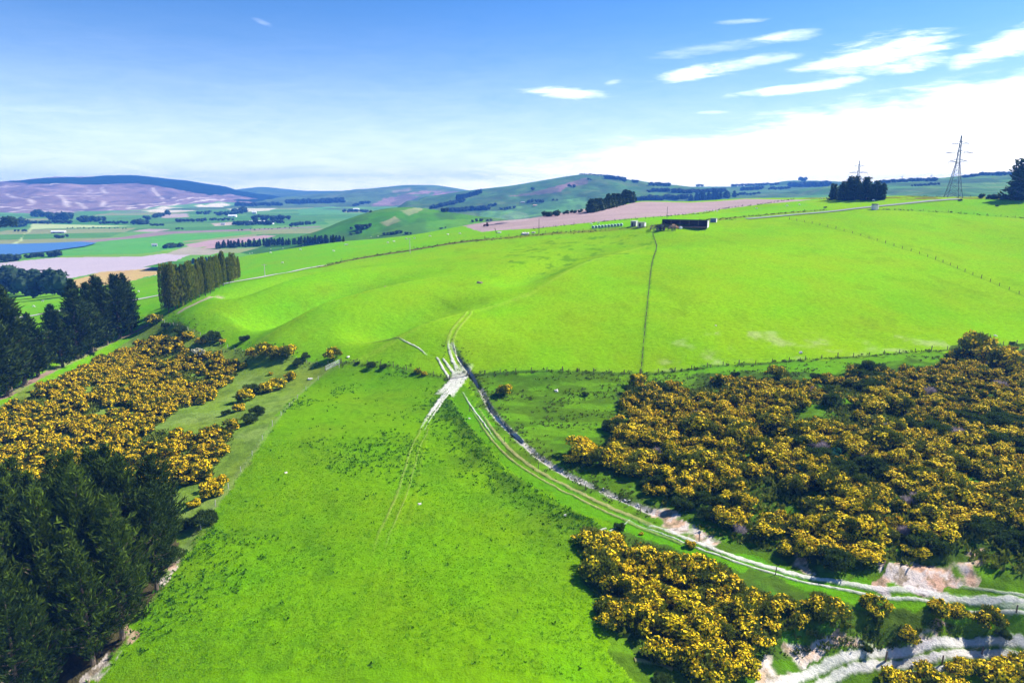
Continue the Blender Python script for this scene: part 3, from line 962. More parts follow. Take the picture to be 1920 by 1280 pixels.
def gorse_parts(seed, R=2.3, H=2.6, bloom=.5, nl=22, per=95, L=.34, W=.075, fl=.16, leaf='gorse', flower='bloom', raw=False):
    rng = np.random.default_rng(seed)
    C, A, B, d, k = bush_cards(rng, R, H, nl, per, R * .30, L, W)
    V, Fc = cards(C, A, B)
    fol = (V, Fc)
    if bloom <= 0:
        return [('foliage', tinted('foliage', V, Fc, M[leaf], rng))] if not raw else (fol, None)
    m = int(len(C) * 1.25)
    lob = rng.random(nl)
    i = rng.integers(0, len(C), m)
    keep = (d[i, 2] > .12 + .35 * rng.random(m)) & (fbm(C[i, 0] + 9 * seed, C[i, 1] + C[i, 2] * .7, 1.5, seed, 2) + .25 * (lob[k[i]] - .5) < .42 + .30 * bloom) & (rng.random(m) < .65 + .35 * bloom)
    i = i[keep]
    n = len(i)
    fc = C[i] + d[i] * .13 + rng.normal(size=(n, 3)) * .05
    fa = runit(n, rng); fs = np.cross(fa, d[i] + .2 * runit(n, rng)); fs /= np.linalg.norm(fs, axis=1, keepdims=True) + 1e-6
    fV, fF = cards(fc, fa * fl * rng.uniform(.7, 1.3, (n, 1)), fs * fl * .75 * rng.uniform(.7, 1.3, (n, 1)))
    if raw:
        return fol, (fV, fF)
    return [('foliage', tinted('foliage', V, Fc, M[leaf], rng)), ('blossom', tinted('blossom', fV, fF, M[flower], rng))]


def tree_cards(rng, n=260, nl=7, wide=.42, dome=True):
    """a small round-headed tree one unit tall: leaf clumps round a lumpy heart"""
    parts = []
    P = lobes(rng, nl, wide * .75, .62, .25); P[:, 2] += .12
    rad = rng.uniform(.15, .26, nl)
    k = rng.integers(0, nl, n); d = runit(n, rng)
    C = P[k] + d * rad[k][:, None] * rng.uniform(.85, 1.12, (n, 1))
    A = runit(n, rng) * .07; S = np.cross(A, d); S /= np.linalg.norm(S, axis=1, keepdims=True) + 1e-6
    parts.append(cards(C, A, S * .045))
    for p, r in zip(P, rad):
        th = np.linspace(0, PI, 5); ph = np.linspace(0, 2 * PI, 8)[:-1]
        g = np.array([[(p[0] + r * .9 * math.sin(t) * math.cos(f), p[1] + r * .9 * math.sin(t) * math.sin(f), p[2] + r * .9 * math.cos(t)) for f in ph] for t in th])
        idx = np.arange(35).reshape(5, 7)
        parts.append((g.reshape(-1, 3), np.stack([idx[:-1].ravel(), np.roll(idx, -1, 1)[:-1].ravel(), np.roll(idx, -1, 1)[1:].ravel(), idx[1:].ravel()], -1)))
    V, Fc = join(parts)
    V[:, 2] *= 1.0 / V[:, 2].max()
    return V, Fc


def conifer_cards(rng, n=170, wide=.24, ragged=.2):
    """a small dark conifer one unit tall"""
    t = rng.random(n) ** .75
    r = wide * (1 - t) ** .7 * (1 - .5 * (t < .12)) * rng.uniform(.5, 1.1, n) + .01
    a = rng.random(n) * 6.283
    C = np.stack([r * np.cos(a), r * np.sin(a), .05 + .92 * t], -1)
    A = np.stack([np.cos(a) * .7, np.sin(a) * .7, np.full(n, .8)], -1) + rng.normal(size=(n, 3)) * ragged
    A /= np.linalg.norm(A, axis=1, keepdims=True)
    S = np.cross(A, rng.normal(size=A.shape)); S /= np.linalg.norm(S, axis=1, keepdims=True)
    parts = [cards(C, A * .075, S * .04)]
    m = 7
    ph = np.arange(m) * 6.283 / m
    zz = np.array([.02, .25, .6, .97]); rr = wide * np.array([.55, .72, .45, .02])
    g = np.array([[(q * math.cos(f), q * math.sin(f), z) for f in ph] for q, z in zip(rr, zz)])
    idx = np.arange(4 * m).reshape(4, m)
    parts.append((g.reshape(-1, 3), np.stack([idx[:-1].ravel(), np.roll(idx, -1, 1)[:-1].ravel(), np.roll(idx, -1, 1)[1:].ravel(), idx[1:].ravel()], -1)))
    return join(parts)


def put(parts, name, loc, s=1.0, rz=0.0, label=None, cat=None, group=None, sz=None, tilt=0.0):
    """one plant: an Empty at its foot carrying its parts, or the mesh itself when it has none"""
    sz = s if sz is None else sz
    if len(parts) == 1:
        o = link(name, parts[0][1])
    else:
        o = bpy.data.objects.new(name, None); COL.objects.link(o); o.empty_display_size = .3
        for pn, me in parts:
            link(pn, me, parent=o)
    o.location = loc; o.scale = (s, s, sz)
    o.rotation_euler = (random.uniform(-tilt, tilt), random.uniform(-tilt, tilt), rz)
    return tag(o, label, cat, group)


def on_ground(u, v):
    p = hit(u, v)
    if p.y < 880:
        p = Vector((p.x, p.y, gz1(p.x, p.y)))
    return p


def px(p):
    """bearing back to survey coordinates"""
    d = Vector(p) - Vector((0, 0, EYE))
    f = d.y * CP - d.z * SP; upc = d.y * SP + d.z * CP
    return 960 + F * d.x / f, 640 - F * upc / f, f


# ------------------------------------------------ pines
PINES = [pine_parts(s, h=15, R=R, mat=m, taper=t, size=1.0, lv=10, ln_k=.78, wd_k=.42) for s, R, m, t in ((1, 4.2, 'pine', .6), (2, 4.5, 'pine2', .5), (3, 3.9, 'pine', .7), (4, 4.4, 'pine', .5))]
TALL = [pine_parts(s, h=20, R=R, mat='pine2', taper=t, whorls=28, size=1.25, sweep=.5, base=.1, lv=7, ln_k=.9, wd_k=.6) for s, R, t in ((11, 6.4, .95), (12, 5.6, 1.0), (13, 6.8, .85))]

# plantation in the near corner
poly = ZP([(-420, 1060), (-100, 1050), (0, 1045), (120, 1030), (232, 1022), (322, 1040), (338, 1068), (290, 1135), (222, 1215), (150, 1290), (90, 1400), (-420, 1400)])
gx, gy = np.meshgrid(np.arange(-140, -20, 3.9), np.arange(40, 112, 3.9))
gx = (gx + RNG.uniform(-1.5, 1.5, gx.shape)).ravel(); gy = (gy + RNG.uniform(-1.5, 1.5, gy.shape)).ravel()
ok = inside(gx, gy, poly)
gx, gy = gx[ok], gy[ok]
edge_d = np.min([seg_dist(gx, gy, [poly[i], poly[(i + 1) % len(poly)]])[0] for i in range(3, 10)], axis=0)
for x, y, e in zip(gx, gy, edge_d):
    s = random.uniform(1.02, 1.42) * (.80 + .20 * min(1, e / 10))
    put(random.choice(PINES), 'pine_tree', (x, y, gz1(x, y) - .1), s, random.uniform(0, 6.28),
        'dark green pine packed among others in the plantation beside the near green paddock', 'tree', 'pines of the dark plantation beside the near paddock', tilt=.04)

for (lst, lab, grp) in (([(118, 688, 100), (146, 672, 118), (172, 660, 122), (200, 646, 118), (226, 634, 112), (246, 622, 104), (150, 640, 108), (188, 622, 98), (222, 610, 92), (104, 672, 92)],
                         'pine from the left in the clump between gorse and cypress row', 'pines of the clump between gorse and cypress row'),
                        ([(-46, 770, 180), (-10, 754, 170), (18, 740, 178), (48, 722, 142), (72, 706, 108), (-30, 720, 150)],
                         'pine from the left in the tall clump beside the gorse thicket', 'pines of the tall clump at the end of the gorse')):
    lst = sorted(lst)
    for i, (u, v, hp) in enumerate(lst):
        p = on_ground(u, v)
        hh = hp * (p - Vector((0, 0, EYE))).length / F
        s = hh / 22.0
        put(TALL[i % 3], 'pine_tree', p, s * random.uniform(1.4, 1.7), random.uniform(0, 6.28), ORD[i] + ' ' + lab, 'tree', grp, sz=s, tilt=.03)

# cypress hedge row by the road
COLS = [column_parts(s) for s in (21, 22, 23, 24)]
n = 15
for i in range(n):
    f = i / (n - 1)
    u = 316 + (446 - 316) * f ** .92; v = 586 + (524 - 586) * f ** .92
    p = on_ground(u + random.uniform(-2, 2), v)
    top = 76 - 30 * f + random.uniform(-9, 8)
    hh = top * (p - Vector((0, 0, EYE))).length / F
    lab = (ORD[i] + ' golden-brown cypress from the near end of the row beside the gravel road')
    put(COLS[i % 4], 'cypress_tree', p, hh / 14 * random.uniform(.66, .92), random.uniform(0, 6.28), lab, 'tree', 'cypress row beside the gravel road', sz=hh / 14, tilt=.03)

# ------------------------------------------------ gorse
GV = [gorse_parts(40 + i, R=r, H=h, bloom=b) for i, (r, h, b) in enumerate([(2.3, 2.5, .85), (2.1, 2.8, .62), (2.5, 2.6, .5), (2.2, 2.3, 1.0), (2.4, 2.9, .36), (2.0, 2.2, .75)])]
DV = [gorse_parts(60 + i, R=r, H=h, bloom=0, leaf='shrub') for i, (r, h) in enumerate([(2.2, 2.4), (2.5, 2.7)])]
BV = [gorse_parts(66, R=1.8, H=2.2, bloom=0, leaf='bluebush', per=60)]
XV = [gorse_parts(67, R=1.7, H=1.7, bloom=0, leaf='dead', per=34, nl=18, L=.5, W=.03), gorse_parts(68, R=1.4, H=1.9, bloom=0, leaf='dead', per=30, nl=16, L=.55, W=.03)]
CV = [gorse_parts(69, R=1.9, H=1.9, bloom=.8, leaf='shrub', flower='cream')]
RAW = [gorse_parts(80 + i, R=2.3, H=2.6, bloom=b, nl=14, per=46, L=.48, W=.12, fl=.23, raw=True) for i, b in enumerate([.9, .7, .5, 1.0, .35])]

THICK = [
    # polygon of the scrub on the ground, spacing, share flowerless, label, group
    ([(1128, 872), (1150, 800), (1168, 752), (1196, 727), (1300, 732), (1380, 716), (1480, 726), (1560, 712), (1640, 704), (1720, 702), (1800, 672), (1830, 660), (1990, 664), (2050, 1100), (1930, 1092), (1850, 1062), (1800, 1030), (1700, 1062), (1640, 1052), (1560, 1066), (1480, 1040), (1400, 1024), (1300, 985), (1232, 946), (1205, 900)], 2.95,
     'gorse bush flecked with yellow bloom, packed in the big thicket above the dirt track', 'gorse bushes of the big thicket above the dirt track'),
    ([(1088, 1022), (1125, 1016), (1190, 1040), (1240, 1066), (1300, 1076), (1420, 1128), (1520, 1148), (1580, 1156), (1650, 1166), (1690, 1176), (1560, 1182), (1480, 1198), (1425, 1212), (1400, 1262), (1330, 1300), (1280, 1262), (1250, 1180), (1150, 1190), (1128, 1110)], 2.8,
     'gorse bush with yellow bloom in the clump between the dirt track and the clay cutting', 'gorse bushes between the dirt track and the clay cutting'),
    ([(-160, 840), (0, 772), (60, 744), (130, 705), (200, 668), (262, 640), (300, 632), (345, 648), (352, 662), (430, 664), (452, 690), (438, 716), (402, 730), (396, 752), (330, 770), (290, 800), (330, 822), (425, 806), (446, 788), (430, 836), (404, 870), (384, 906), (300, 915), (0, 925), (-180, 940)], 3.0,
     'gorse bush with golden bloom in the dense thicket below the dark pine clumps', 'gorse bushes of the thicket below the dark pine clumps'),
]
cand = []
for ti, (pp, sp, lab, grp) in enumerate(THICK):
    poly = ZP(pp)
    xs = [q[0] for q in poly]; ys = [q[1] for q in poly]
    ax, ay = np.meshgrid(np.arange(min(xs), max(xs), sp), np.arange(min(ys), max(ys), sp))
    ax[1::2] += sp / 2
    ax = (ax + RNG.uniform(-.42, .42, ax.shape) * sp).ravel(); ay = (ay + RNG.uniform(-.42, .42, ay.shape) * sp).ravel()
    m = inside(ax, ay, poly)
    clear = fbm(ax, ay, 11, 160 + ti, 3)
    m &= clear > (.31, .29, .35)[ti]
    az_ = gz(ax[m], ay[m])
    dk = fbm(ax, ay, 14, 170 + ti, 3)[m]
    for x, y, z, dkv in zip(ax[m], ay[m], az_, dk):
        s = random.uniform(.68, 1.2) if ti != 2 else random.uniform(.68, 1.0)
        u, v, dist = px((x, y, z))
        cand.append((s / dist, ti, x, y, z, s, dkv, u, v))
cand.sort(reverse=True)
inview = [c for c in cand if -40 < c[7] < 1960 and c[8] < 1330]
MAXG = 250
Vf, Ff, Vb, Fb = [], [], [], []
nf = nb = 0
count = 0
others = {'dark': 0, 'dead': 0}
for c in cand:
    _, ti, x, y, z, s, dk, u, v = c
    seen = -40 < u < 1960 and v < 1330
    rz = random.uniform(0, 6.28)
    lab, grp = THICK[ti][2], THICK[ti][3]
    r = random.random()
    if ti == 0 and dk < .40 and r < .75 and seen and others['dark'] < 60:
        others['dark'] += 1
        put(random.choice(DV), 'shrub', (x, y, z - .1), s * .95, rz, 'dark green flowerless shrub among the yellow gorse above the dirt track', 'shrub', 'dark shrubs among the gorse above the dirt track')
    elif ti == 0 and r > .955 and seen and others['dead'] < 22:
        others['dead'] += 1
        put(random.choice(XV), 'dead_shrub', (x, y, z - .1), s, rz, 'bare grey twiggy shrub among the yellow gorse above the dirt track', 'shrub', 'bare grey shrubs among the gorse')
    elif seen and count < MAXG:
        count += 1
        k = random.choice([1, 2, 4, 2, 4, 4]) if (ti == 1 or dk > .5) else random.choice([0, 1, 3, 5, 2, 0])
        o = put(GV[k], 'gorse_bush', (x, y, z - .1), s, rz, lab, 'bush', grp, sz=s * random.uniform(.65, 1.3))
        o.scale = (s * random.uniform(.85, 1.4), s * random.uniform(.85, 1.25), o.scale.z)
    else:
        (fV, fF), fl = RAW[random.choice([0, 1, 3, 0, 2]) if ti == 2 else random.randrange(5)]
        cz_, sz_ = math.cos(rz), math.sin(rz)
        Rm = np.array([[cz_, -sz_, 0], [sz_, cz_, 0], [0, 0, random.uniform(.8, 1.15)]]) * s
        q = fV @ Rm.T + np.array([x, y, z - .1]); Vf.append(q); Ff.append(fF + nf); nf += len(q)
        q = fl[0] @ Rm.T + np.array([x, y, z - .1]); Vb.append(q); Fb.append(fl[1] + nb); nb += len(q)
if Vf:
    V = np.concatenate(Vf + Vb); Fc = np.concatenate([np.concatenate(Ff), np.concatenate(Fb) + nf])
    mi = np.concatenate([np.zeros(sum(len(f) for f in Ff), int), np.ones(sum(len(f) for f in Fb), int)])
    tag(link('gorse_thicket', tinted('gorse_thicket', V, Fc, [M['gorse'], M['bloom']], RNG, mi)), kind='stuff')

# bushes standing apart, each told by what it stands beside
SOLO = [
    # u, v of foot, width px, kind, label
    (1090, 858, 78, 'g0', 'large rounded gorse bush covered in orange-yellow bloom standing apart left of the thicket'),
    (1072, 866, 36, 'g3', 'small gorse bush at the foot of the large rounded orange-yellow one'),
    (1100, 868, 28, 'g5', 'smallest gorse tuft tucked under the large rounded orange-yellow bush'),
    (1140, 805, 34, 'd0', 'small dark shrub between the lone large gorse bush and the thicket'),
    (1130, 872, 58, 'g4', 'gorse bush with pale stems at the left tip of the big thicket'),
    (946, 740, 34, 'g4', 'round brownish gorse bush alone on the rough grass right of the ditch'),
    (1098, 742, 16, 'd0', 'tiny dark shrub on the rough grass between ditch and thicket'),
    (1196, 724, 40, 'g1', 'orange-tipped gorse bush below the corner where the fences meet'),
    (1378, 706, 20, 'd0', 'small dark shrub just below the wire fence, left of a rounder one'),
    (1456, 710, 40, 'g4', 'round dark gorse bush just below the wire fence above the thicket'),
    (1530, 716, 26, 'd1', 'dark round shrub at the upper edge of the thicket under the wire fence'),
    (1494, 724, 20, 'd0', 'little dark shrub on the grass tongue above the thicket'),
    (1598, 700, 24, 'g4', 'small brown gorse bush on the grass strip below the wire fence'),
    (1630, 706, 44, 'd1', 'wide dark shrub at the upper edge of the thicket'),
    (1832, 672, 66, 'g4', 'tall brown gorse bush at the fence line, highest of the thicket'),
    (1870, 690, 70, 'g2', 'broad brown gorse bush just below the tallest one by the fence'),
    (1898, 645, 10, 'd0', 'tiny dark shrub on the green field above the thicket'),
    (1506, 892, 44, 'b0', 'blue-green rounded shrub in the middle of the big gorse thicket'),
    (1566, 860, 40, 'b0', 'blue-green shrub beside a grassy gap in the big gorse thicket'),
    (1232, 1232, 66, 'g5', 'rounded yellow gorse bush alone on the grass below the clump'),
    (1238, 1284, 46, 'd0', 'dark round shrub at the foot of the clump beside the clay'),
    (1324, 1268, 90, 'g2', 'olive gorse bush at the lower end of the clump near the clay cutting'),
    (1390, 1262, 70, 'g1', 'gorse bush with orange top hanging over the clay cutting'),
    (1706, 1198, 36, 'g1', 'upright gorse bush on the bank above the curving gravel road'),
    (1640, 1150, 50, 'g2', 'yellow gorse bush on the bank below the track, left of a smaller one'),
    (1760, 1150, 44, 'g5', 'thin yellow gorse bush on the grass bank below the track'),
    (1800, 1158, 36, 'g2', 'small gorse bush right of a thin yellow one below the track'),
    (1854, 1172, 44, 'g4', 'round gorse bush at the end of the grass bank above the road'),
    (1880, 1194, 26, 'd0', 'small dark shrub on the grass beside the curving gravel road'),
    (1622, 1220, 24, 'd0', 'dark little shrub at the foot of the clay beside the road'),
    (1684, 1290, 60, 'g3', 'bright yellow gorse bush at the lower edge of the gravel road'),
    (1795, 1262, 44, 'g3', 'bright yellow gorse bush above the white side path'),
    (1860, 1280, 74, 'g1', 'broad yellow gorse bush below the curving road near the fence'),
    (1912, 1268, 70, 'g5', 'yellow gorse bush furthest along below the curving road'),
    (1760, 1300, 80, 'g2', 'olive gorse bush under the white side path'),
    (1294, 1024, 22, 'g3', 'small bright yellow gorse bush at the edge of the dirt track'),
    (1202, 1002, 10, 'g3', 'tiny yellow gorse sprig on the grass below the track'),
    (1160, 992, 30, 'd0', 'low dark shrub by the trodden path above the clump'),
    (472, 738, 30, 'd1', 'dark olive shrub on the pale grass of the hollow'),
    (462, 750, 36, 'g2', 'spreading gorse bush below the dark olive shrub in the hollow'),
    (520, 730, 34, 'g2', 'low gorse bush along the hollow, nearest the white gate side'),
    (500, 735, 34, 'g5', 'low gorse bush in the middle of the short row across the hollow'),
    (545, 712, 26, 'g2', 'small gorse bush at the top end of the row across the hollow'),
    (482, 778, 28, 'd1', 'dark green shrub on the pale grass near the trodden line'),
    (470, 792, 32, 'd0', 'dark shrub just below another on the pale grass near the trodden line'),
    (448, 770, 26, 'g3', 'small yellow gorse bush between the thicket and two dark shrubs'),
    (508, 702, 10, 'g3', 'tiny gorse bush on the open pale grass of the hollow'),
    (456, 690, 18, 'g3', 'small gorse bush just beyond the upper tip of the thicket'),
    (425, 778, 20, 'd0', 'small dark shrub on the pale grass between two arms of the thicket'),
    (396, 930, 46, 'g1', 'gorse bush with bright yellow base near the trodden line'),
    (408, 912, 40, 'g3', 'bright yellow gorse bush above the trodden line, last of the thicket'),
    (364, 950, 26, 'g3', 'narrow yellow gorse bush between plantation and trodden line'),
    (386, 985, 44, 'd1', 'dark shrub beside the trodden line next to the plantation'),
    (350, 990, 40, 'd0', 'shadowed shrub between the plantation and the trodden line'),
    (322, 1052, 40, 'd1', 'low dark shrub at the plantation edge by the bare clay'),
    (372, 672, 40, 'c0', 'shrub covered in cream-white blossom in the gorse thicket'),
    (290, 608, 30, 'g4', 'brown gorse bush at the top corner of the hollow by bare soil'),
    (312, 614, 20, 'd0', 'dark shrub right of a brown gorse bush at the top of the hollow'),
    (338, 628, 26, 'd1', 'dark shrub along the gully fence, third from its top end'),
    (354, 636, 24, 'g2', 'gorse bush along the gully fence beside a yellow one'),
    (376, 644, 22, 'g3', 'bright yellow gorse bush along the gully fence'),
    (398, 642, 34, 'd1', 'tall dark shrub standing on the gully edge'),
    (417, 642, 14, 'g3', 'small yellow gorse bush right of the tall dark gully shrub'),
    (459, 640, 22, 'd0', 'grey-green shrub on the green spur above the gully'),
    (474, 668, 28, 'g1', 'gorse bush on the gully edge, left of a close group'),
    (496, 666, 36, 'g4', 'gorse bush on the gully edge, first of a close group'),
    (518, 668, 34, 'g2', 'gorse bush on the gully edge, middle of a close group'),
    (540, 668, 36, 'g4', 'gorse bush on the gully edge, last of a close group'),
    (574, 672, 22, 'd0', 'dark small shrub on the gully edge right of the close group'),
    (560, 684, 26, 'd0', 'low shrub in the gully below the close group of gorse'),
    (624, 672, 34, 'g4', 'round brown gorse bush right beside the white gate'),
    (670, 682, 12, 'd0', 'tiny shrub on the fence line just right of the white gate'),
    (697, 690, 20, 'd1', 'dark shrub on the fence line, left of the pair'),
    (720, 692, 18, 'd0', 'dark shrub on the fence line, right of the pair'),
    (783, 702, 16, 'g4', 'brown gorse bush on the fence line nearest the white junction'),
    (796, 706, 14, 'g2', 'small gorse bush on the fence line, last before the white junction'),
]
KIND = {'g': GV, 'd': DV, 'b': BV, 'c': CV}
for (u, v, wpx, k, lab) in SOLO:
    p = on_ground(u, v)
    dist = (p - Vector((0, 0, EYE))).length
    s = wpx * dist / F / 5.2
    nm = {'g': 'gorse_bush', 'd': 'shrub', 'b': 'shrub', 'c': 'flowering_shrub'}[k[0]]
    put(KIND[k[0]][int(k[1])], nm, p - Vector((0, 0, .05)), s * 1.08, random.uniform(0, 6.28), lab, 'bush' if k[0] == 'g' else 'shrub', sz=s * (1.15 if wpx < 70 else 1.0))

# ------------------------------------------------ rushes, thistles and rank grass: nobody could count them
def tufts(name, x, y, size, mat, blades=6, seed=5):
    rng = np.random.default_rng(seed)
    n = len(x); z = gz(x, y)
    k = np.repeat(np.arange(n), blades)
    m = len(k)
    sz = size[k][:, None]
    D = np.stack([rng.normal(size=m) * .75, rng.normal(size=m) * .75, np.full(m, 1.0)], -1); D /= np.linalg.norm(D, axis=1, keepdims=True)
    C = np.stack([x[k], y[k], z[k]], -1) + rng.normal(size=(m, 3)) * np.array([.35, .35, .03]) * sz + D * sz * .45
    S = np.cross(D, rng.normal(size=D.shape)); S /= np.linalg.norm(S, axis=1, keepdims=True)
    V, Fc = cards(C, D * sz * .5, S * sz * .2)
    tag(link(name, tinted(name, V, Fc, mat, rng)), kind='stuff')


pdk = ZP([(632, 684), (700, 688), (760, 698), (845, 720), (880, 770), (960, 885), (1060, 945), (1150, 995), (1085, 1010), (1105, 1100), (1135, 1200), (1190, 1300), (140, 1300), (205, 1235), (300, 1100), (400, 960), (500, 800), (575, 716)])
n = 150000
tx = RNG.uniform(-90, 40, n); ty = RNG.uniform(56, 178, n)
pat = fbm(tx, ty, 26, 180, 3)
den = sstep(.52, .66, pat) * .55 + .012 + .22 * sstep(.60, .72, fbm(tx, ty, 5, 181, 3)) * sstep(.42, .55, pat)
bd, bs, ba = near_line(tx, ty, L['bank'], 30)
den = np.maximum(den, np.where((bs < 0) & (bd < 14), .75 * np.exp(-(bd / 6) ** 2), 0))
m = inside(tx, ty, pdk) & (RNG.random(n) < den * .30)
tufts('grass_tufts', tx[m], ty[m], RNG.uniform(.2, .55, m.sum()), M['tuft'], 5)

n = 52000
ty = 56 + 75 * RNG.random(n) ** .8; tx = ty * RNG.uniform(-.62, .42, n)
m = inside(tx, ty, pdk) & (RNG.random(n) < .35 + .65 * sstep(.35, .6, fbm(tx, ty, 4, 185, 3)))
tufts('grass', tx[m], ty[m], RNG.uniform(.10, .24, m.sum()), M['blade'], 4, 9)

n = 26000
tx = RNG.uniform(-20, 130, n); ty = RNG.uniform(70, 185, n)
rgp = ZP([(885, 712), (950, 704), (1100, 702), (1200, 705), (1300, 700), (1790, 660), (1780, 700), (1300, 735), (1190, 760), (1150, 860), (1200, 940), (1100, 900), (980, 820)])
m = inside(tx, ty, rgp) & (RNG.random(n) < sstep(.42, .62, fbm(tx * .4, ty, 4, 183, 3)) * .5)
bx = [tx[m]]; by = [ty[m]]
for key, w_, q in (('fence_mid', .45, 2.6), ('fence_right', .4, 2.2), ('fence_left', .8, 2.2), ('fence_gully', 1.8, 2.0), ('verge', 2.4, 1.8), ('verge_top', 2.6, 1.6), ('ditch', 1.6, 3.0), ('fence_division', .6, 1.0), ('fence_road', .7, .8)):
    ln = L[key]; k = int(len(ln) * 2 * q)
    t = RNG.integers(0, len(ln), k)
    bx.append(ln[t, 0] + RNG.normal(size=k) * w_); by.append(ln[t, 1] + RNG.normal(size=k) * w_ + RNG.uniform(-1, 1, k))
for pp, k in (([(1130, 990), (1300, 1045), (1420, 1098), (1300, 1060), (1190, 1020)], 300), ([(1500, 374), (1670, 364), (1935, 367), (1935, 372), (1800, 373), (1600, 374)], 900), ([(1400, 1225), (1640, 1185), (1790, 1175), (1780, 1190), (1600, 1215)], 350)):
    q = ZP(pp); xs = [a[0] for a in q]; ys = [a[1] for a in q]
    xx = RNG.uniform(min(xs), max(xs), k * 3); yy = RNG.uniform(min(ys), max(ys), k * 3); mm = inside(xx, yy, q)
    bx.append(xx[mm][:k]); by.append(yy[mm][:k])
bx = np.concatenate(bx); by = np.concatenate(by)
tufts('rank_grass', bx, by, RNG.uniform(.22, .55, len(bx)) * (1 + by / 800), M['rank'], 6, 8)

# low dark scrub filling the floor of the thickets
ux, uy, us_ = [], [], []
for ti, (pp, sp, lab, grp) in enumerate(THICK):
    q = ZP(pp); xs = [a[0] for a in q]; ys = [a[1] for a in q]
    k = int((max(xs) - min(xs)) * (max(ys) - min(ys)) * 1.1)
    xx = RNG.uniform(min(xs), max(xs), k); yy = RNG.uniform(min(ys), max(ys), k)
    m = inside(xx, yy, q) & (fbm(xx, yy, 9, 190, 3) > .40)
    ux.append(xx[m]); uy.append(yy[m])
ux = np.concatenate(ux); uy = np.concatenate(uy)
tufts('undergrowth', ux, uy, RNG.uniform(.5, 1.3, len(ux)), M['gorse'], 7, 21)

# ------------------------------------------------ trees of the valley and the hills
FT = [[('crown', tinted('distant_tree', *tree_cards(np.random.default_rng(200 + i), wide=w_), M['leaf'], RNG))] for i, w_ in enumerate((.42, .5, .36, .6))]
FC = [[('crown', tinted('distant_conifer', *conifer_cards(np.random.default_rng(210 + i), wide=w_), M['pine2'], RNG))] for i, w_ in enumerate((.22, .28, .18))]
MIDP = [pine_parts(s, h=20, R=R, mat='pine2', taper=t, whorls=18, cl=4, lv=4, size=1.9, base=.03, sweep=.6) for s, R, t in ((31, 5.5, .55), (32, 6.2, .5), (33, 5.0, .6))]


def clump(u0, u1, v0, v1, h, n, lab, kind='t', cat='tree', spread=1.2, wid=1.45, dome=0.0):
    """n trees between two bearings, each standing where its foot is seen; labelled from the left"""
    us = sorted(u0 + (u1 - u0) * (i + .5 + random.uniform(-.35, .35)) / n for i in range(n))
    for i, u in enumerate(us):
        f = (u - u0) / max(1e-6, (u1 - u0))
        p = hit(u, v0 + (v1 - v0) * f + random.uniform(-spread, spread) * .5)
        hh = h * random.uniform(.78, 1.15) * (1 - dome * abs(2 * f - 1) ** 2.2) * (p - Vector((0, 0, EYE))).length / F
        pr = random.choice({'t': FT, 'c': FC, 'p': MIDP}[kind])
        base = 20.0 if kind == 'p' else 1.0
        nm = 'tree' if kind == 't' else ('conifer' if kind == 'c' else 'pine_tree')
        which = (ORD[i] + ' ' + nm.replace('_', ' ') + ' from the left ' if n > 1 else 'lone ' + nm.replace('_', ' ') + ' ')
        put(pr, nm, p - Vector((0, 0, hh * .10)), hh / base * wid * random.uniform(.9, 1.2), random.uniform(0, 6.28), which + lab, cat, (nm + 's ' + lab) if n > 1 else None, sz=hh / base)


def mass(name, pts, h, n, kind='t', label=None, cat=None, spread=2.0, stuff=False):
    """a hedge, or a far wood that reads as one mass: a single mesh grown along surveyed bearings"""
    src = [o[0][1] for o in (FT if kind == 't' else FC)]
    arr = []
    for me in src:
        V = np.empty(len(me.vertices) * 3, np.float32); me.vertices.foreach_get('co', V)
        Fc = np.empty(len(me.loops), np.int32); me.loops.foreach_get('vertex_index', Fc)
        arr.append((V.reshape(-1, 3), Fc.reshape(-1, 4)))
    parts = []
    seg = np.cumsum([0] + [math.hypot(b[0] - a[0], b[1] - a[1]) for a, b in zip(pts[:-1], pts[1:])])
    c0 = None
    for i in range(n):
        t = (i + random.random()) / n * seg[-1]
        u = float(np.interp(t, seg, [q[0] for q in pts])); v = float(np.interp(t, seg, [q[1] for q in pts]))
        p = hit(u + random.uniform(-.6, .6), v + random.uniform(-spread, spread) * .5)
        c0 = c0 or p
        hh = h * random.uniform(.8, 1.15) * (p - Vector((0, 0, EYE))).length / F
        V, Fc = random.choice(arr)
        r = random.uniform(0, 6.28); cr, sr = math.cos(r), math.sin(r)
        parts.append((V @ (np.array([[cr * 1.5, -sr * 1.5, 0], [sr * 1.5, cr * 1.5, 0], [0, 0, 1]]) * hh).T + np.array(p - c0) - np.array([0, 0, hh * .12]), Fc))
    V, Fc = join(parts)
    o = link(name, tinted(name, V, Fc, M['wood_far'], RNG), loc=c0)
    return tag(o, None if stuff else label, None if stuff else cat, kind='stuff' if stuff else None)


# near the farm
clump(1106, 1190, 399, 378, 26, 16, 'in the dark block above the pink ploughed field', 'c', wid=1.9)
clump(1293, 1378, 376, 370, 17, 11, 'in the low clump on the ploughed field skyline', 'c', wid=1.7, dome=.3)
clump(1553, 1660, 375, 375, 39, 14, 'in the big dark clump beside the farm road', 'p', wid=1.3, spread=.6, dome=.42)
clump(1897, 1950, 374, 374, 64, 3, 'in the tall group right of the pylon', 'p', spread=.5)
clump(1016, 1050, 407, 404, 13, 5, 'in the small dark clump behind the ploughed field', 't')
clump(1052, 1110, 402, 396, 7, 8, 'in the olive scrub below the dark block', 't', 'tree')
clump(1838, 1888, 373, 374, 9, 5, 'in the brown scrub beside the tall group', 't')
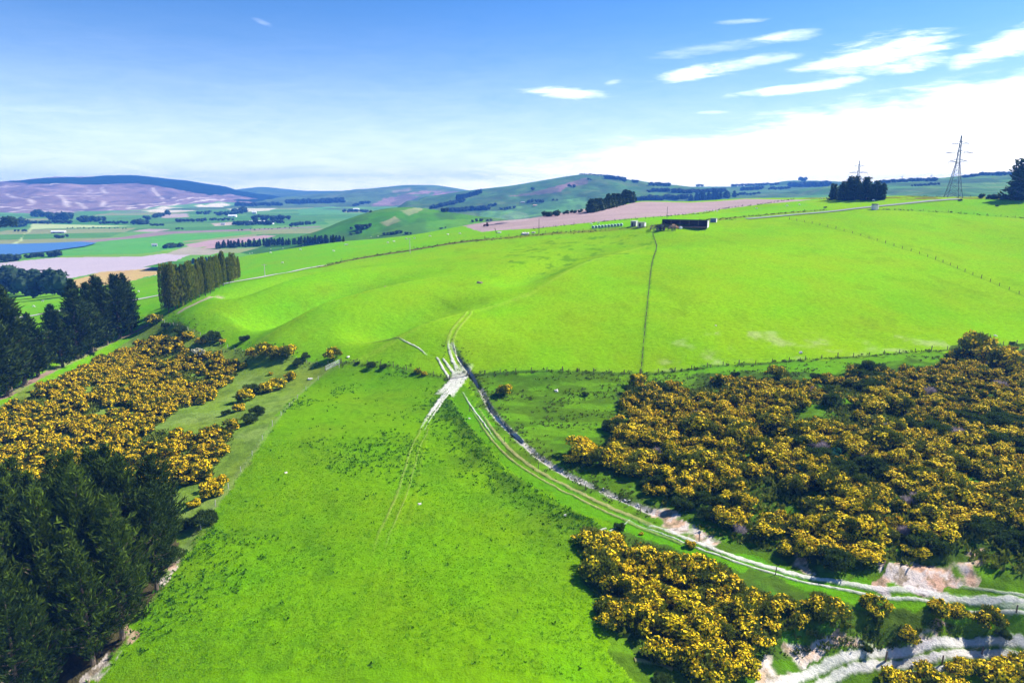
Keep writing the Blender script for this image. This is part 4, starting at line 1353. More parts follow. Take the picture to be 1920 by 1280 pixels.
# shelter belts on the left
clump(403, 645, 466, 453, 14, 44, 'in the long dark shelter belt beyond the gravel road', 'c', wid=1.3, spread=2)
clump(352, 402, 496, 487, 9, 9, 'in the short belt behind the cypress row', 'c', wid=1.3)
clump(8, 122, 552, 556, 44, 10, 'in the big leafy group below the pale ploughed field', 't', wid=1.1, spread=6)
clump(-30, 10, 540, 546, 40, 3, 'in the group at the edge of the pale ploughed field', 't')
clump(4, 33, 491, 489, 13, 5, 'in the clump on the near shore of the lake', 't')
clump(96, 110, 481, 481, 13, 2, 'in the pair standing by the end of the lake', 't')
clump(48, 80, 484, 481, 7, 5, 'in the low green clump on the lake shore', 't')
clump(310, 346, 466, 462, 9, 6, 'in the clump beside the farmhouse', 't')
clump(100, 128, 448, 444, 6, 4, 'in the low clump by the long white barn', 't')
clump(27, 52, 435, 433, 4, 4, 'in the thin row on the flat beyond the lake', 't')
clump(5, 52, 426, 425, 16, 7, 'in the big clump beyond the lake', 't')
clump(57, 95, 407, 407, 12, 5, 'in the upper block under the cleared hill', 't')
clump(95, 133, 413, 413, 15, 6, 'in the rounded block under the cleared hill', 't')
clump(148, 197, 417, 415, 11, 7, 'in the middle block below the cleared hill', 't')
clump(247, 278, 421, 421, 11, 4, 'in the square block below the cleared hill', 't')
clump(270, 318, 414, 403, 9, 7, 'in the slanting line below the pale field', 't')
clump(367, 395, 402, 402, 7, 4, 'in the group just below the white field', 't')
clump(402, 433, 404, 404, 9, 5, 'in the group right of the white field', 't')
clump(437, 460, 402, 400, 13, 4, 'in the tall group among the white farm buildings', 't')
clump(470, 545, 414, 412, 11, 9, 'in the block behind the village barns', 't')
clump(543, 592, 425, 420, 8, 7, 'in the row at the foot of the green hill', 't')
clump(327, 343, 430, 430, 4, 3, 'in the small group alone on the river flat', 't')
# on the green hill and beyond
clump(668, 696, 432, 425, 10, 5, 'in the dark clump on the side of the green hill', 't')
clump(655, 662, 430, 430, 6, 1, 'on the lower side of the green hill', 't')
clump(655, 682, 441, 435, 5, 4, 'in the line low on the green hill', 't')
clump(718, 752, 442, 437, 7, 6, 'in the dark scrub below the green hill', 't')
clump(760, 772, 440, 440, 6, 2, 'in the pair where green hill meets pasture', 't')
clump(823, 838, 429, 428, 3, 3, 'in the tiny line left of the ploughed field', 't')
clump(882, 926, 417, 414, 6, 5, 'in the scrub behind the tractor dust', 't')
clump(936, 968, 394, 390, 5, 5, 'in the slanting line on the pale green flat', 't')
clump(912, 932, 388, 386, 6, 3, 'in the group under the far pasture hill', 't')
clump(985, 1020, 380, 379, 7, 6, 'in the block low on the far pasture hill', 't')
clump(995, 1000, 357, 357, 6, 1, 'high on the face of the far pasture hill', 't')
clump(1062, 1080, 350, 352, 6, 3, 'in the small group high on the far pasture hill', 't')
clump(1098, 1112, 337, 339, 4, 2, 'in the pair atop the far pasture hill', 't')
clump(1036, 1048, 376, 376, 4, 2, 'in the pair low on the far pasture hill', 't')
clump(1184, 1198, 342, 343, 6, 3, 'in the tuft right on the far pasture hill', 't')
clump(1500, 1514, 338, 338, 9, 3, 'in the tall tuft on the low range', 't')
clump(1303, 1318, 345, 345, 6, 3, 'in the tuft on the skyline of the low range', 't')

mass('hedge', [(57, 420), (137, 419)], 6, 16, label='long dark hedge on the flat below the cleared hill', cat='hedge')
mass('hedge', [(187, 420), (247, 419)], 5, 14, label='thin dark hedge on the flat between two blocks of trees', cat='hedge')
mass('hedge', [(282, 423), (306, 423)], 4, 8, label='short dark hedge alone on the flat green paddock', cat='hedge')
mass('hedge', [(328, 416), (387, 415)], 6, 14, label='dark hedge below the pale bare field', cat='hedge')
mass('hedge', [(390, 413), (437, 413)], 5, 10, label='dark hedge left of the village barns', cat='hedge')
mass('hedge', [(438, 422), (475, 422), (513, 421)], 9, 18, label='tall thick hedge in front of the village barns', cat='hedge')
mass('hedge', [(513, 418), (533, 418)], 6, 7, label='short hedge right of the village barns', cat='hedge')
mass('hedge', [(120, 428), (170, 428), (240, 429)], 2, 16, label='very thin hedge line across the flat beyond the lake', cat='hedge')
mass('hedge', [(440, 432), (520, 429), (560, 426)], 2, 16, label='thin hedge line leading to the foot of the green hill', cat='hedge')
mass('hedge', [(662, 386), (693, 381)], 6, 10, label='dark slanting hedge before the lilac field', cat='hedge')
mass('hedge', [(642, 398), (697, 398)], 6, 14, label='dark hedge behind the green hill', cat='hedge')
for nm, pts, h, n, k in (('woodland', [(443, 386), (480, 386), (527, 385)], 7, 26, 't'), ('woodland', [(538, 382), (580, 381), (645, 379)], 9, 44, 't'), ('woodland', [(808, 392), (835, 386), (870, 378)], 8, 26, 't'),
                         ('woodland', [(828, 398), (870, 396), (915, 393)], 9, 32, 't'), ('woodland', [(857, 374), (880, 369), (902, 362)], 9, 30, 'c'), ('woodland', [(1085, 328), (1120, 328), (1150, 331)], 3, 26, 't'), ('woodland', [(1134, 334), (1155, 336), (1173, 340)], 7, 22, 't'),
                         ('woodland', [(1217, 348), (1255, 349)], 7, 16, 't'), ('woodland', [(1190, 376), (1240, 374), (1290, 372)], 9, 40, 't'), ('woodland', [(1215, 361), (1255, 358)], 7, 14, 't'), ('woodland', [(1262, 362), (1300, 362)], 9, 14, 't'), ('woodland', [(1303, 362), (1360, 359)], 8, 18, 't'),
                         ('woodland', [(1370, 349), (1410, 348), (1460, 347)], 5, 26, 't'), ('woodland', [(1390, 357), (1430, 355)], 7, 16, 't'), ('woodland', [(1440, 356), (1482, 354)], 5, 14, 't'), ('woodland', [(1480, 350), (1520, 350), (1555, 349)], 10, 34, 't'), ('woodland', [(1380, 366), (1425, 364)], 5, 12, 't'),
                         ('woodland', [(1640, 344), (1700, 341), (1755, 339)], 6, 40, 't'), ('woodland', [(1805, 333), (1840, 329), (1900, 328)], 5, 40, 't'), ('woodland', [(1710, 350), (1760, 346)], 4, 16, 't')):
    mass(nm, pts, h, n, k, stuff=True)

# ---------------------------------------------------------------- tracks and roads: thin sheets lying on the ground
TRK = {'clay': (.66, .62, .56), 'dry': (.31, .29, .12), 'faint': (.15, .27, .01)}
M['gravel_road'] = plain('gravel_road', (.46, .44, .40), .95, var=.12, scale=.8)
M['farm_road'] = plain('farm_road', (.20, .22, .19), .95, var=.15, scale=.6)


def lanes(pts, ruts, col, gap=0.0, seed=1, fade=None, amount=1.0, ds=.2, lift=.035, wob=.22):
    """worn wheel lines: a thin sheet over the turf, bare where wheels run and frayed back into the grass"""
    ln = smooth_line([(p.x, p.y) for p in hits(pts)], ds)
    T = np.gradient(ln, axis=0); T /= np.linalg.norm(T, axis=1, keepdims=True) + 1e-9
    N = np.stack([-T[:, 1], T[:, 0]], -1)
    f = np.linspace(0, 1, len(ln))
    lo = min(o - 1.9 * max(a, b) for o, a, b in ruts) - .15; hi = max(o + 1.9 * max(a, b) for o, a, b in ruts) + .15
    s = np.arange(lo, hi + .14, .14)
    wv = wob * (fbm(f * len(ln) * ds, f * 0, 5, seed + 3, 3) - .5) * 2
    S = s[None] + wv[:, None]
    X = ln[:, None, 0] + N[:, None, 0] * S; Y = ln[:, None, 1] + N[:, None, 1] * S
    n1 = fbm(X, Y, .55, seed, 4); n2 = fbm(X, Y, 3.2, seed + 9, 3)
    m = np.zeros(X.shape)
    for off, a, b in ruts:
        hw = (a + (b - a) * f)[:, None]
        d = np.abs(s[None] - off) / hw
        m = np.maximum(m, 1 - sstep(.55, 1.45, d + 1.5 * (n1 - .5) + gap * 3 * (n2 - .45)))
    if fade is not None:
        m = m * (1 - fade[0] * sstep(fade[1], 1, f)[:, None]) * (1 - fade[2] * (1 - sstep(0, fade[3], f)[:, None]))
    m = m * amount * (.8 + .4 * (n2 - .5))
    Z = gz(X.ravel(), Y.ravel()) + .012 + np.clip(m.ravel() * 2.2, 0, 1) * (.05 + .006 * (seed % 7) + .0007 * Y.ravel())
    c = blend(ground_tint(X, Y, Z), m.ravel(), TRK[col])
    mc = np.maximum.reduce([m[:-1, :-1], m[1:, :-1], m[:-1, 1:], m[1:, 1:]])
    Fc = grid_faces(*X.shape)[(mc > .03).ravel()]
    used = np.unique(Fc); mp = np.zeros(X.size, int); mp[used] = np.arange(len(used))
    V = np.stack([X.ravel(), Y.ravel(), Z], -1)
    me = np_mesh('track', V[used], mp[Fc], True); set_col(me, c[used])
    return tag(link('track', me, M['land']), kind='structure')


lanes([(878, 684), (870, 698), (858, 716), (848, 728), (836, 742)], [(0, 1.3, 1.5), (-1.4, .9, 1.2), (1.3, .6, .7)], 'clay', .12, 11, (.6, .85, .9, .35))
lanes([(858, 714), (842, 734), (827, 750), (812, 770), (798, 788), (788, 806)], [(0, .9, .2), (.9, .3, .1)], 'clay', .06, 12, (.8, .55, 0, .1))
lanes([(858, 712), (849, 700), (840, 688), (831, 679)], [(0, .55, .25)], 'clay', .08, 13)
lanes([(864, 712), (857, 696), (849, 680), (843, 664), (842, 652), (846, 640)], [(0, .6, .2), (-1.5, .3, .1)], 'clay', .12, 14, (.95, .45, 0, .1))
lanes([(843, 712), (834, 698), (826, 686), (819, 677)], [(0, .34, .24)], 'clay', .05, 15)
lanes([(800, 673), (785, 662), (770, 655), (750, 645)], [(0, .24, .2)], 'clay', .05, 16, (.6, .6, .8, .3))
lanes([(842, 655), (848, 640), (862, 620), (876, 600), (886, 580), (905, 562)], [(-.8, .4, .35), (.8, .4, .35)], 'dry', .1, 17, (1, .4, .2, .2), .36)
lanes([(752, 646), (730, 638), (700, 632), (665, 624)], [(0, .25, .25)], 'dry', .1, 18, (.8, .4, 0, .1), .6)
lanes([(868, 735), (882, 760), (898, 782), (914, 803), (928, 824)], [(0, .20, .15)], 'clay', .07, 19, (.9, .7, .8, .4))
lanes([(790, 802), (768, 850), (748, 915), (720, 980), (704, 1015), (690, 1060)], [(0, .22, .2), (1.6, .16, .16)], 'dry', .13, 20, (.9, .7, 0, .1), .34)
lanes([(800, 790), (785, 850), (770, 930), (730, 1060), (680, 1180), (650, 1290)], [(-.8, .4, .4), (.8, .4, .4)], 'faint', .14, 21, (.8, .3, .5, .2), .32)
lanes([(897, 765), (922, 802), (962, 847), (1010, 882), (1062, 912), (1122, 941), (1202, 976), (1292, 1011)], [(0, .28, .46), (-1.7, .16, .26)], 'dry', .06, 22, (.5, .75, .7, .35))
lanes([(1150, 955), (1202, 976), (1292, 1011), (1372, 1041), (1452, 1066), (1542, 1086), (1642, 1101), (1752, 1112), (1862, 1126), (1990, 1150)], [(0, .36, .46), (-1.2, .14, .22)], 'clay', .05, 23, (0, .6, .9, .25))
lanes([(1760, 1112), (1830, 1122), (1900, 1134), (1990, 1152)], [(0, .3, .55), (1.3, .12, .25)], 'clay', .22, 24, (0, .9, .9, .6), .6)
lanes([(1420, 1320), (1490, 1288), (1560, 1258), (1640, 1238), (1740, 1223), (1840, 1216), (1930, 1219), (2050, 1230)], [(.60, .46, .46), (-.62, .42, .42)], 'clay', .02, 25)
lanes([(1600, 1304), (1690, 1273), (1750, 1259), (1830, 1252), (1866, 1250)], [(0, .26, .26)], 'clay', .06, 27)
lanes([(1125, 998), (1150, 990), (1180, 975)], [(0, .18, .15)], 'clay', .1, 29, None, .7)
lanes([(1190, 1240), (1240, 1246), (1262, 1256)], [(0, .24, .24)], 'dry', .1, 30)


def road(name, pts, w, mat, lift=.12):
    ln = smooth_line([(p.x, p.y) for p in hits(pts)], 1.5)
    T = np.gradient(ln, axis=0); T /= np.linalg.norm(T, axis=1, keepdims=True)
    N = np.stack([-T[:, 1], T[:, 0]], -1)
    s = np.linspace(-1, 1, 7)
    wv = 1 + .25 * (fbm(np.arange(len(ln)) * 1.5, np.zeros(len(ln)), 8, 77, 3) - .5)
    X = ln[:, None, 0] + N[:, None, 0] * s[None] * w * wv[:, None]; Y = ln[:, None, 1] + N[:, None, 1] * s[None] * w * wv[:, None]
    Z = gz(X.ravel(), Y.ravel()).reshape(X.shape) + lift + .0004 * Y
    return tag(link(name, np_mesh(name, np.stack([X, Y, Z], -1).reshape(-1, 3), grid_faces(*X.shape), True), mat), kind='structure')


road('road', [(-60, 604), (0, 599), (50, 594), (100, 585), (180, 574), (262, 561), (320, 550), (400, 536), (455, 526), (500, 518), (560, 507), (610, 498)], 1.9, M['gravel_road'])
road('road', [(1400, 411), (1480, 404), (1560, 397), (1640, 388), (1720, 380), (1800, 374)], 2.0, M['farm_road'], .2)

# pools in the ditch
for seg in ((.06, .20), (.42, .52), (.54, .60)):
    ln = smooth_line(L['ditch'][int(seg[0] * len(L['ditch'])):int(seg[1] * len(L['ditch'])) + 2], .5)
    T = np.gradient(ln, axis=0); T /= np.linalg.norm(T, axis=1, keepdims=True) + 1e-9
    N = np.stack([-T[:, 1], T[:, 0]], -1)
    hw = .55 * np.sin(np.linspace(.25, PI - .25, len(ln))) ** .6
    A_ = ln + N * hw[:, None]; B_ = ln - N * hw[:, None]
    zl = gz(ln[:, 0], ln[:, 1]) + .30
    V = np.concatenate([np.column_stack([A_, zl]), np.column_stack([B_, zl])])
    k = len(ln)
    Fc = [(i, i + 1, k + i + 1, k + i) for i in range(k - 1)]
    tag(link('water', np_mesh('water', V, Fc, True), M['pool']), kind='structure')

# loose pale stones in the ditch and below the cuttings
M['stone'] = plain('pale_stone', (.66, .62, .56), .9, var=.25, scale=2)
M['rock'] = plain('brown_rock', (.34, .25, .19), .9, var=.3, scale=1.5)


def rock_arrays(rng, r):
    bm = bmesh.new(); bmesh.ops.create_cube(bm, size=1.2)
    bmesh.ops.subdivide_edges(bm, edges=bm.edges[:], cuts=2, use_grid_fill=True)
    for v in bm.verts:
        q = v.co.normalized()
        v.co = q * (.5 + .16 * rng.normal()) * r; v.co.z *= .65
    V = np.array([v.co[:] for v in bm.verts]); Fc = np.array([[v.index for v in f.verts] for f in bm.faces])
    bm.free()
    return V, Fc


parts = []
ROCKV = [rock_arrays(RNG, 1.0) for _ in range(8)]
dl = L['ditch']
for i in range(420):
    t = int(len(dl) * (RNG.random() ** .75)); t = min(t, len(dl) - 1)
    if RNG.random() < .8: t = int(len(dl) * RNG.uniform(.42, 1)); t = min(t, len(dl) - 1)
    x, y = dl[t] + RNG.normal(size=2) * .34
    V, Fc = ROCKV[i % 8]
    s = RNG.uniform(.10, .32)
    parts.append((V * s + np.array([x, y, gz1(x, y)]), Fc))
V, Fc = join(parts)
tag(link('gravel', np_mesh('gravel', V, Fc, False), M['stone']), kind='stuff')
for u, v, w_, m, lab in [(900, 529, 10, 'rock', 'brown boulder on the green hillside above the spur'), (723, 541, 6, 'rock', 'small dark boulder low on the green spur, left of the brown one'), (653, 669, 6, 'stone', 'white stone at the foot of the green spur near the gate'),
                         (1501, 661, 6, 'stone', 'white stone on the pale worn grass in the right-hand field'), (1866, 629, 5, 'stone', 'white stone high in the right-hand field above the gorse'), (1342, 610, 4, 'stone', 'small white stone in the middle of the right-hand field'),
                         (1266, 851, 11, 'stone', 'pale boulder showing between the gorse bushes'), (1043, 733, 8, 'stone', 'low pale stone on the rough grass beyond the lone bush'), (536, 887, 5, 'stone', 'white stone on the near paddock beside the trodden line'),
                         (787, 946, 6, 'stone', 'pale stone in the middle of the near paddock'), (1060, 970, 5, 'stone', 'white stone on the dark grass bank below the track'), (880, 783, 5, 'stone', 'white stone near the top of the dark grass bank')]:
    p = on_ground(u, v); s = w_ * (p - Vector((0, 0, EYE))).length / F
    V, Fc = rock_arrays(RNG, s)
    o = link('boulder', np_mesh('boulder', V, Fc, False), M[m], loc=p)
    tag(o, lab, 'rock')

# ---------------------------------------------------------------- things people made
M['timber'] = plain('weathered_timber', (.14, .11, .085), .9, var=.3, scale=6)
M['paleposts'] = plain('grey_timber', (.52, .49, .44), .9, var=.25, scale=6)
M['wire'] = plain('fence_wire', (.12, .12, .12), .7, 0, .3, var=.1)
M['steel'] = plain('galvanised_steel', (.13, .17, .24), .6, .3, .4, var=.12, scale=1)
M['glassy'] = plain('insulator_glaze', (.12, .10, .10), .3, 0, .5, var=.1)
M['white'] = plain('white_paint', (.80, .80, .78), .5, 0, .4, var=.06)
M['iron'] = plain('dark_iron_sheet', (.030, .021, .017), .6, .2, .3, var=.3, scale=1)
M['palewall'] = plain('pale_sheet_wall', (.62, .62, .60), .7, var=.12, scale=1)
M['earth'] = plain('trodden_earth', (.20, .13, .09), .95, var=.3, scale=1)
M['greywall'] = plain('grey_board', (.28, .28, .26), .85, var=.2, scale=2)
M['tanwall'] = plain('tan_board', (.50, .44, .33), .85, var=.2, scale=2)
M['bluebox'] = plain('blue_grey_panel', (.10, .15, .24), .7, var=.2, scale=2)
M['concrete'] = plain('concrete', (.55, .55, .53), .9, var=.15, scale=2)
M['log'] = plain('cut_log', (.66, .40, .21), .9, var=.3, scale=3)
M['wrap'] = plain('pale_wrap', (.66, .82, .76), .35, 0, .5, var=.08)
M['wrapend'] = plain('green_wrap_end', (.03, .13, .10), .4, 0, .5, var=.2)
M['red'] = plain('red_paint', (.30, .03, .02), .5, 0, .4, var=.2)
M['tyre'] = plain('tyre_rubber', (.02, .02, .02), .9, var=.2)
M['glass'] = plain('cab_glass', (.02, .03, .04), .1, 0, .6, var=.1)
M['wool'] = plain('wool', (.80, .77, .68), .95, var=.12, scale=8)
M['roofwhite'] = plain('white_roof', (.82, .82, .80), .6, var=.06, scale=.2)
M['roofgrey'] = plain('grey_roof', (.30, .31, .34), .7, var=.15, scale=.2)


def boxes(name, lst, mat, parent=None, loc=None, rotz=0, bev=0.0):
    """one mesh from boxes (centre, size)"""
    bm = bmesh.new()
    for c, s in lst:
        r = bmesh.ops.create_cube(bm, size=1)
        for v in r['verts']:
            v.co = Vector((v.co.x * s[0] + c[0], v.co.y * s[1] + c[1], v.co.z * s[2] + c[2]))
    if bev:
        bmesh.ops.bevel(bm, geom=bm.edges[:], offset=bev, segments=2, affect='EDGES')
    me = bpy.data.meshes.new(name); bm.to_mesh(me); bm.free()
    return link(name, me, mat, parent, loc, rotz)


def bars(name, lst, mat, parent=None, sides=5):
    """one mesh from round or square bars (a, b, radius)"""
    parts = [tube_mesh([a, b], [r, r], sides) for a, b, r in lst]
    V, Fc = join(parts)
    return link(name, np_mesh(name, V, Fc, False), mat, parent)


def poly_obj(name, V, Fc, mat, parent=None):
    me = bpy.data.meshes.new(name); me.from_pydata(V, [], Fc); me.update()
    return link(name, me, mat, parent)


def root(name, loc, rotz, label, cat, group=None):
    o = bpy.data.objects.new(name, None); COL.objects.link(o); o.empty_display_size = .3
    o.location = loc; o.rotation_euler = (0, 0, rotz)
    return tag(o, label, cat, group)


def disc_mesh(name, r, w, sides=18, bev=.06):
    """wheel-like drum about the x axis with rounded rims"""
    prof_ = [(-w / 2, 0), (-w / 2, r - bev), (-w / 2 + bev, r), (w / 2 - bev, r), (w / 2, r - bev), (w / 2, 0)]
    V = []; Fc = []
    for x, q in prof_:
        for k in range(sides):
            a = 2 * PI * k / sides
            V.append((x, max(q, .001) * math.cos(a), max(q, .001) * math.sin(a)))
    for i in range(len(prof_) - 1):
        for k in range(sides):
            k2 = (k + 1) % sides
            Fc.append((i * sides + k, i * sides + k2, (i + 1) * sides + k2, (i + 1) * sides + k))
    return np_mesh(name, V, Fc, False)


# ---- fences
_post = {}


def post_mesh(h, r, mat):
    k = (h, r, mat.name)
    if k not in _post:
        V, Fc = join([tube_mesh([(0, 0, -.4), (0, 0, h), (0, 0, h + .01)], [r, r * .92, .005], 6)])
        me = np_mesh('post', V, Fc, False); me.materials.append(mat); _post[k] = me
    return _post[k]


def fence(ln, label, spacing=4.0, h=1.2, r=.10, mat='timber', wires=4, wr=.006, step=None):
    ln = np.asarray(ln)
    seg = np.concatenate([[0], np.cumsum(np.hypot(*np.diff(ln, axis=0).T))])
    n = max(2, int(seg[-1] / spacing) + 1)
    t = np.linspace(0, seg[-1], n)
    x = np.interp(t, seg, ln[:, 0]); y = np.interp(t, seg, ln[:, 1]); z = gz(x, y)
    o = root('wire_fence', (x[0], y[0], z[0]), 0, label, 'fence')
    for i in range(n):
        big = 1.25 if i % 6 == 0 else 1.0
        p = link('post', post_mesh(h, r, M[mat]), parent=o, loc=(x[i] - x[0], y[i] - y[0], z[i] - z[0]))
        p.scale = (big, big, big * random.uniform(.94, 1.06)); p.rotation_euler = (random.uniform(-.05, .05), random.uniform(-.05, .05), 0)
    parts = []
    tt = np.linspace(0, seg[-1], n * 2 - 1)
    X = np.interp(tt, t, x); Y = np.interp(tt, t, y); Zp = np.maximum(np.interp(tt, t, z), gz(X, Y) - .05)
    for k in range(wires):
        hh = h * (.25 + .7 * k / max(1, wires - 1))
        parts.append(tube_mesh([(a - x[0], b - y[0], c - z[0] + hh) for a, b, c in zip(X, Y, Zp)], [wr] * len(X), 3))
    V, Fc = join(parts)
    link('wire', np_mesh('wire', V, Fc, False), M['wire'], o)
    return o


fence(L['fence_mid'], 'post and wire fence running right from the white track junction to the corner')
fence(L['fence_up'], 'straight post and wire fence climbing the green hill to the wooden yard', 4.5)
fence(L['fence_right'], 'post and wire fence along the top of the big gorse thicket', 4.5)
fence(L['fence_top'], 'post and wire fence crossing the high field at a slant', 5.0)
fence(L['fence_track'], 'sparse fence of thin posts between the near paddock and the dirt track', 11.0, 1.2, .06, wires=2)
fence(L['fence_hollow'], 'old fence with pale posts along the edge of the hollow and near paddock', 7.0, 1.0, .07, 'paleposts', 3)
fence(L['fence_gully'], 'fence of pale posts following the gully above the gorse hollow', 4.0, 1.0, .06, 'paleposts', 3)
fence(L['fence_left'], 'fence between the white gate and the white track junction', 4.0)
fence(L['fence_division'], 'low fence dividing the high fields near the crest', 6.0)
fence(L['fence_road'], 'fence along the edge of the pink ploughed field', 6.0)
fence(L['fence_bottom'], 'short fence of dark posts beside the curving gravel road', 6.0)
fence(smooth_line([(p.x, p.y) for p in hits([(640, 489), (760, 469), (950, 443), (1100, 432), (1240, 422)])], 3), 'fence along the brown roadside bank below the pasture', 7.0)

# ---- gates
def gate(u0, v0, u1, v1, label, mat, h=1.15):
    a = on_ground(u0, v0); b = on_ground(u1, v1)
    d = b - a; ln = math.hypot(d.x, d.y)
    o = root('gate', a, math.atan2(d.y, d.x), label, 'gate')
    dz = d.z
    for x, z in ((-.12, 0), (ln + .12, dz)):
        link('post', post_mesh(1.35, .11, M['timber']), parent=o, loc=(x, 0, z))
    bars('frame', [((0, 0, .2), (0, 0, h), .04), ((ln, 0, .2 + dz), (ln, 0, h + dz), .04), ((0, 0, h), (ln, 0, h + dz), .04), ((0, 0, .2), (ln, 0, .2 + dz), .04), ((0, 0, .2), (ln, 0, h + dz), .03)], mat, o)
    for k in range(1, 4):
        z = .2 + (h - .2) * k / 4
        bars('rail', [((0, 0, z), (ln, 0, z + dz), .03)], mat, o)
    return o


gate(611, 695, 637, 682, 'white barred gate closing the corner between paddock and hollow', M['white'], 1.3)
gate(844, 713, 876, 707, 'dark barred gate across the white track junction', M['timber'])

# ---- pylons
def beam(a, b, w):
    return tube_mesh([a, b], [w, w], 4)


def pylon_parts():
    H = 42.0
    def half(z):      # half width of the body at height z
        return 4.6 + (1.0 - 4.6) * min(1, z / 24.0) ** .85 if z < 24 else 1.0 + (.25 - 1.0) * ((z - 24) / 18.0)
    lv = [0, 5, 9.5, 13.5, 17, 20, 22.5, 24, 27, 29.6, 32.5, 35.6, 38.5, 41]
    res = {'leg': [], 'crossarm': [], 'insulator': []}
    for sx, sy in ((-1, -1), (1, -1), (1, 1), (-1, 1)):
        res['leg'].append(join([beam((sx * half(z0), sy * half(z0), z0), (sx * half(z1), sy * half(z1), z1), .19) for z0, z1 in zip(lv[:-1], lv[1:])]))
    br = []
    cs = ((-1, -1), (1, -1), (1, 1), (-1, 1))
    for z0, z1 in zip(lv[:-1], lv[1:]):
        a, b = half(z0), half(z1)
        for i in range(4):
            p, q = cs[i], cs[(i + 1) % 4]
            br.append(beam((p[0] * a, p[1] * a, z0), (q[0] * b, q[1] * b, z1), .11))
            br.append(beam((q[0] * a, q[1] * a, z0), (p[0] * b, p[1] * b, z1), .11))
            br.append(beam((p[0] * b, p[1] * b, z1), (q[0] * b, q[1] * b, z1), .10))
    br.append(beam((0, 0, 40.5), (0, 0, H), .15))
    ends = []
    for z, w in ((24, 5.6), (29.6, 8.2), (35.6, 5.2)):
        m = []
        hw = half(z)
        for s in (-1, 1):
            for y in (-1, 1):
                m.append(beam((s * hw, y * hw, z), (s * w, 0, z + .35), .27))
                m.append(beam((s * half(z + 1.6), y * half(z + 1.6), z + 1.6), (s * w, 0, z + .35), .22))
            for f in (.3, .55, .8):
                xx = s * (hw + (w - hw) * f)
                m.append(beam((xx, hw * (1 - f), z + .35 * f), (xx, 0, z + 1.6 + (.35 - 1.6) * f), .12))
                m.append(beam((xx, -hw * (1 - f), z + .35 * f), (xx, 0, z + 1.6 + (.35 - 1.6) * f), .07))
            ends.append((s * w, 0, z + .3))
            res['insulator'].append(join([tube_mesh([(s * w, 0, z + .3), (s * w, 0, z - 2.0)], [.17, .17], 5)]))
        m.append(beam((-hw, -hw, z), (hw, -hw, z), .12)); m.append(beam((-hw, hw, z), (hw, hw, z), .12))
        res['crossarm'].append(join(m))
    return res, join(br), ends


PY, PYB, PYE = pylon_parts()
PM = {k: [] for k in PY}
for k in PY:
    for V, Fc in PY[k]:
        me = np_mesh(k, V, Fc, False); me.materials.append(M['glassy'] if k == 'insulator' else M['steel']); PM[k].append(me)
pbm = np_mesh('bracing', *PYB, False); pbm.materials.append(M['steel'])
p1 = on_ground(1787, 370.5)
p1 = Vector(at_dist(1787, 370, 480)); p1.z = gz1(p1.x, p1.y)
p2 = Vector(at_dist(1605, 366, 830)); p2.z = gz1(p2.x, p2.y)
dirn = (p2 - p1); ang = math.atan2(dirn.y, dirn.x) - PI / 2
p3 = p1 - dirn * 1.05; p3.z = gz1(p3.x, p3.y)


def pylon(loc, label, s=1.0):
    o = root('pylon', loc, ang, label, 'pylon')
    o.scale = (s, s, s)
    for k in PM:
        for me in PM[k]: link(k, me, parent=o)
    link('bracing', pbm, parent=o)
    return o


pylon(p1, 'tall steel lattice pylon with three pairs of arms standing on the crest')
pylon(p2, 'steel lattice pylon rising behind the big dark clump of pines', (50 + .0372 * 830 - p2.z) / 42)
for u, v, lab in ((1691, 341, 'tiny distant pylon on the skyline between the two larger ones'), (1745, 340, 'tiny distant pylon on the skyline just left of the tall one')):
    q = hit(u, v); pylon(q, lab, 14 * q.y / F / 42)


def wire_between(a, b, sag, label, r=.035):
    n = 24
    P = [a.lerp(b, i / n) - Vector((0, 0, sag * 4 * (i / n) * (1 - i / n))) for i in range(n + 1)]
    V, Fc = join([tube_mesh(P, [r] * len(P), 3)])
    o = link('power_line', np_mesh('power_line', V, Fc, False), M['steel'])
    return tag(o, label, 'power line', 'wires strung from the tall pylon')


R3 = Matrix.Rotation(ang, 3, 'Z')
nms = ['lowest left', 'lowest right', 'widest left', 'widest right', 'top left', 'top right']
for i, e in enumerate(PYE):
    ev = R3 @ (Vector(e) - Vector((0, 0, 2.3)))
    s2 = (50 + .0372 * 830 - p2.z) / 42
    wire_between(p1 + ev, p2 + ev * s2, 9, f'thin wire from the {nms[i]} arm tip towards the pylon behind the pines')
    wire_between(p1 + ev, p3 + ev, 9, f'thin wire from the {nms[i]} arm tip away from the pines, past the tall group')

# ---- power poles
for u, v, top, arm, lab in ((769, 475, 447, 1, 'pale power pole with a crossarm beside the brown roadside bank'), (1010.5, 438, 411, 0, 'slim dark power pole beside the road near the pale heap'), (497, 518, 496, 1, 'pale power pole beside the gravel road right of the cypress row'),
                            (1250.5, 409, 389, 0, 'thin mast behind the dark open shed')):
    p = on_ground(u, v)
    hh = (v - top) * (p - Vector((0, 0, EYE))).length / F
    o = root('power_pole', p, 0, lab, 'pole')
    V, Fc = join([tube_mesh([(0, 0, -.5), (0, 0, hh)], [.17, .11], 7)])
    link('pole', np_mesh('pole', V, Fc, False), M['timber' if not arm else 'paleposts'], o)
    if arm:
        boxes('crossarm', [((0, -.15, hh - .5), (2.2, .12, .14))], M['paleposts'], o)
        for k in (-.95, .0, .95): bars('insulator', [((k, -.15, hh - .43), (k, -.15, hh - .15), .06)], M['glassy'], o)

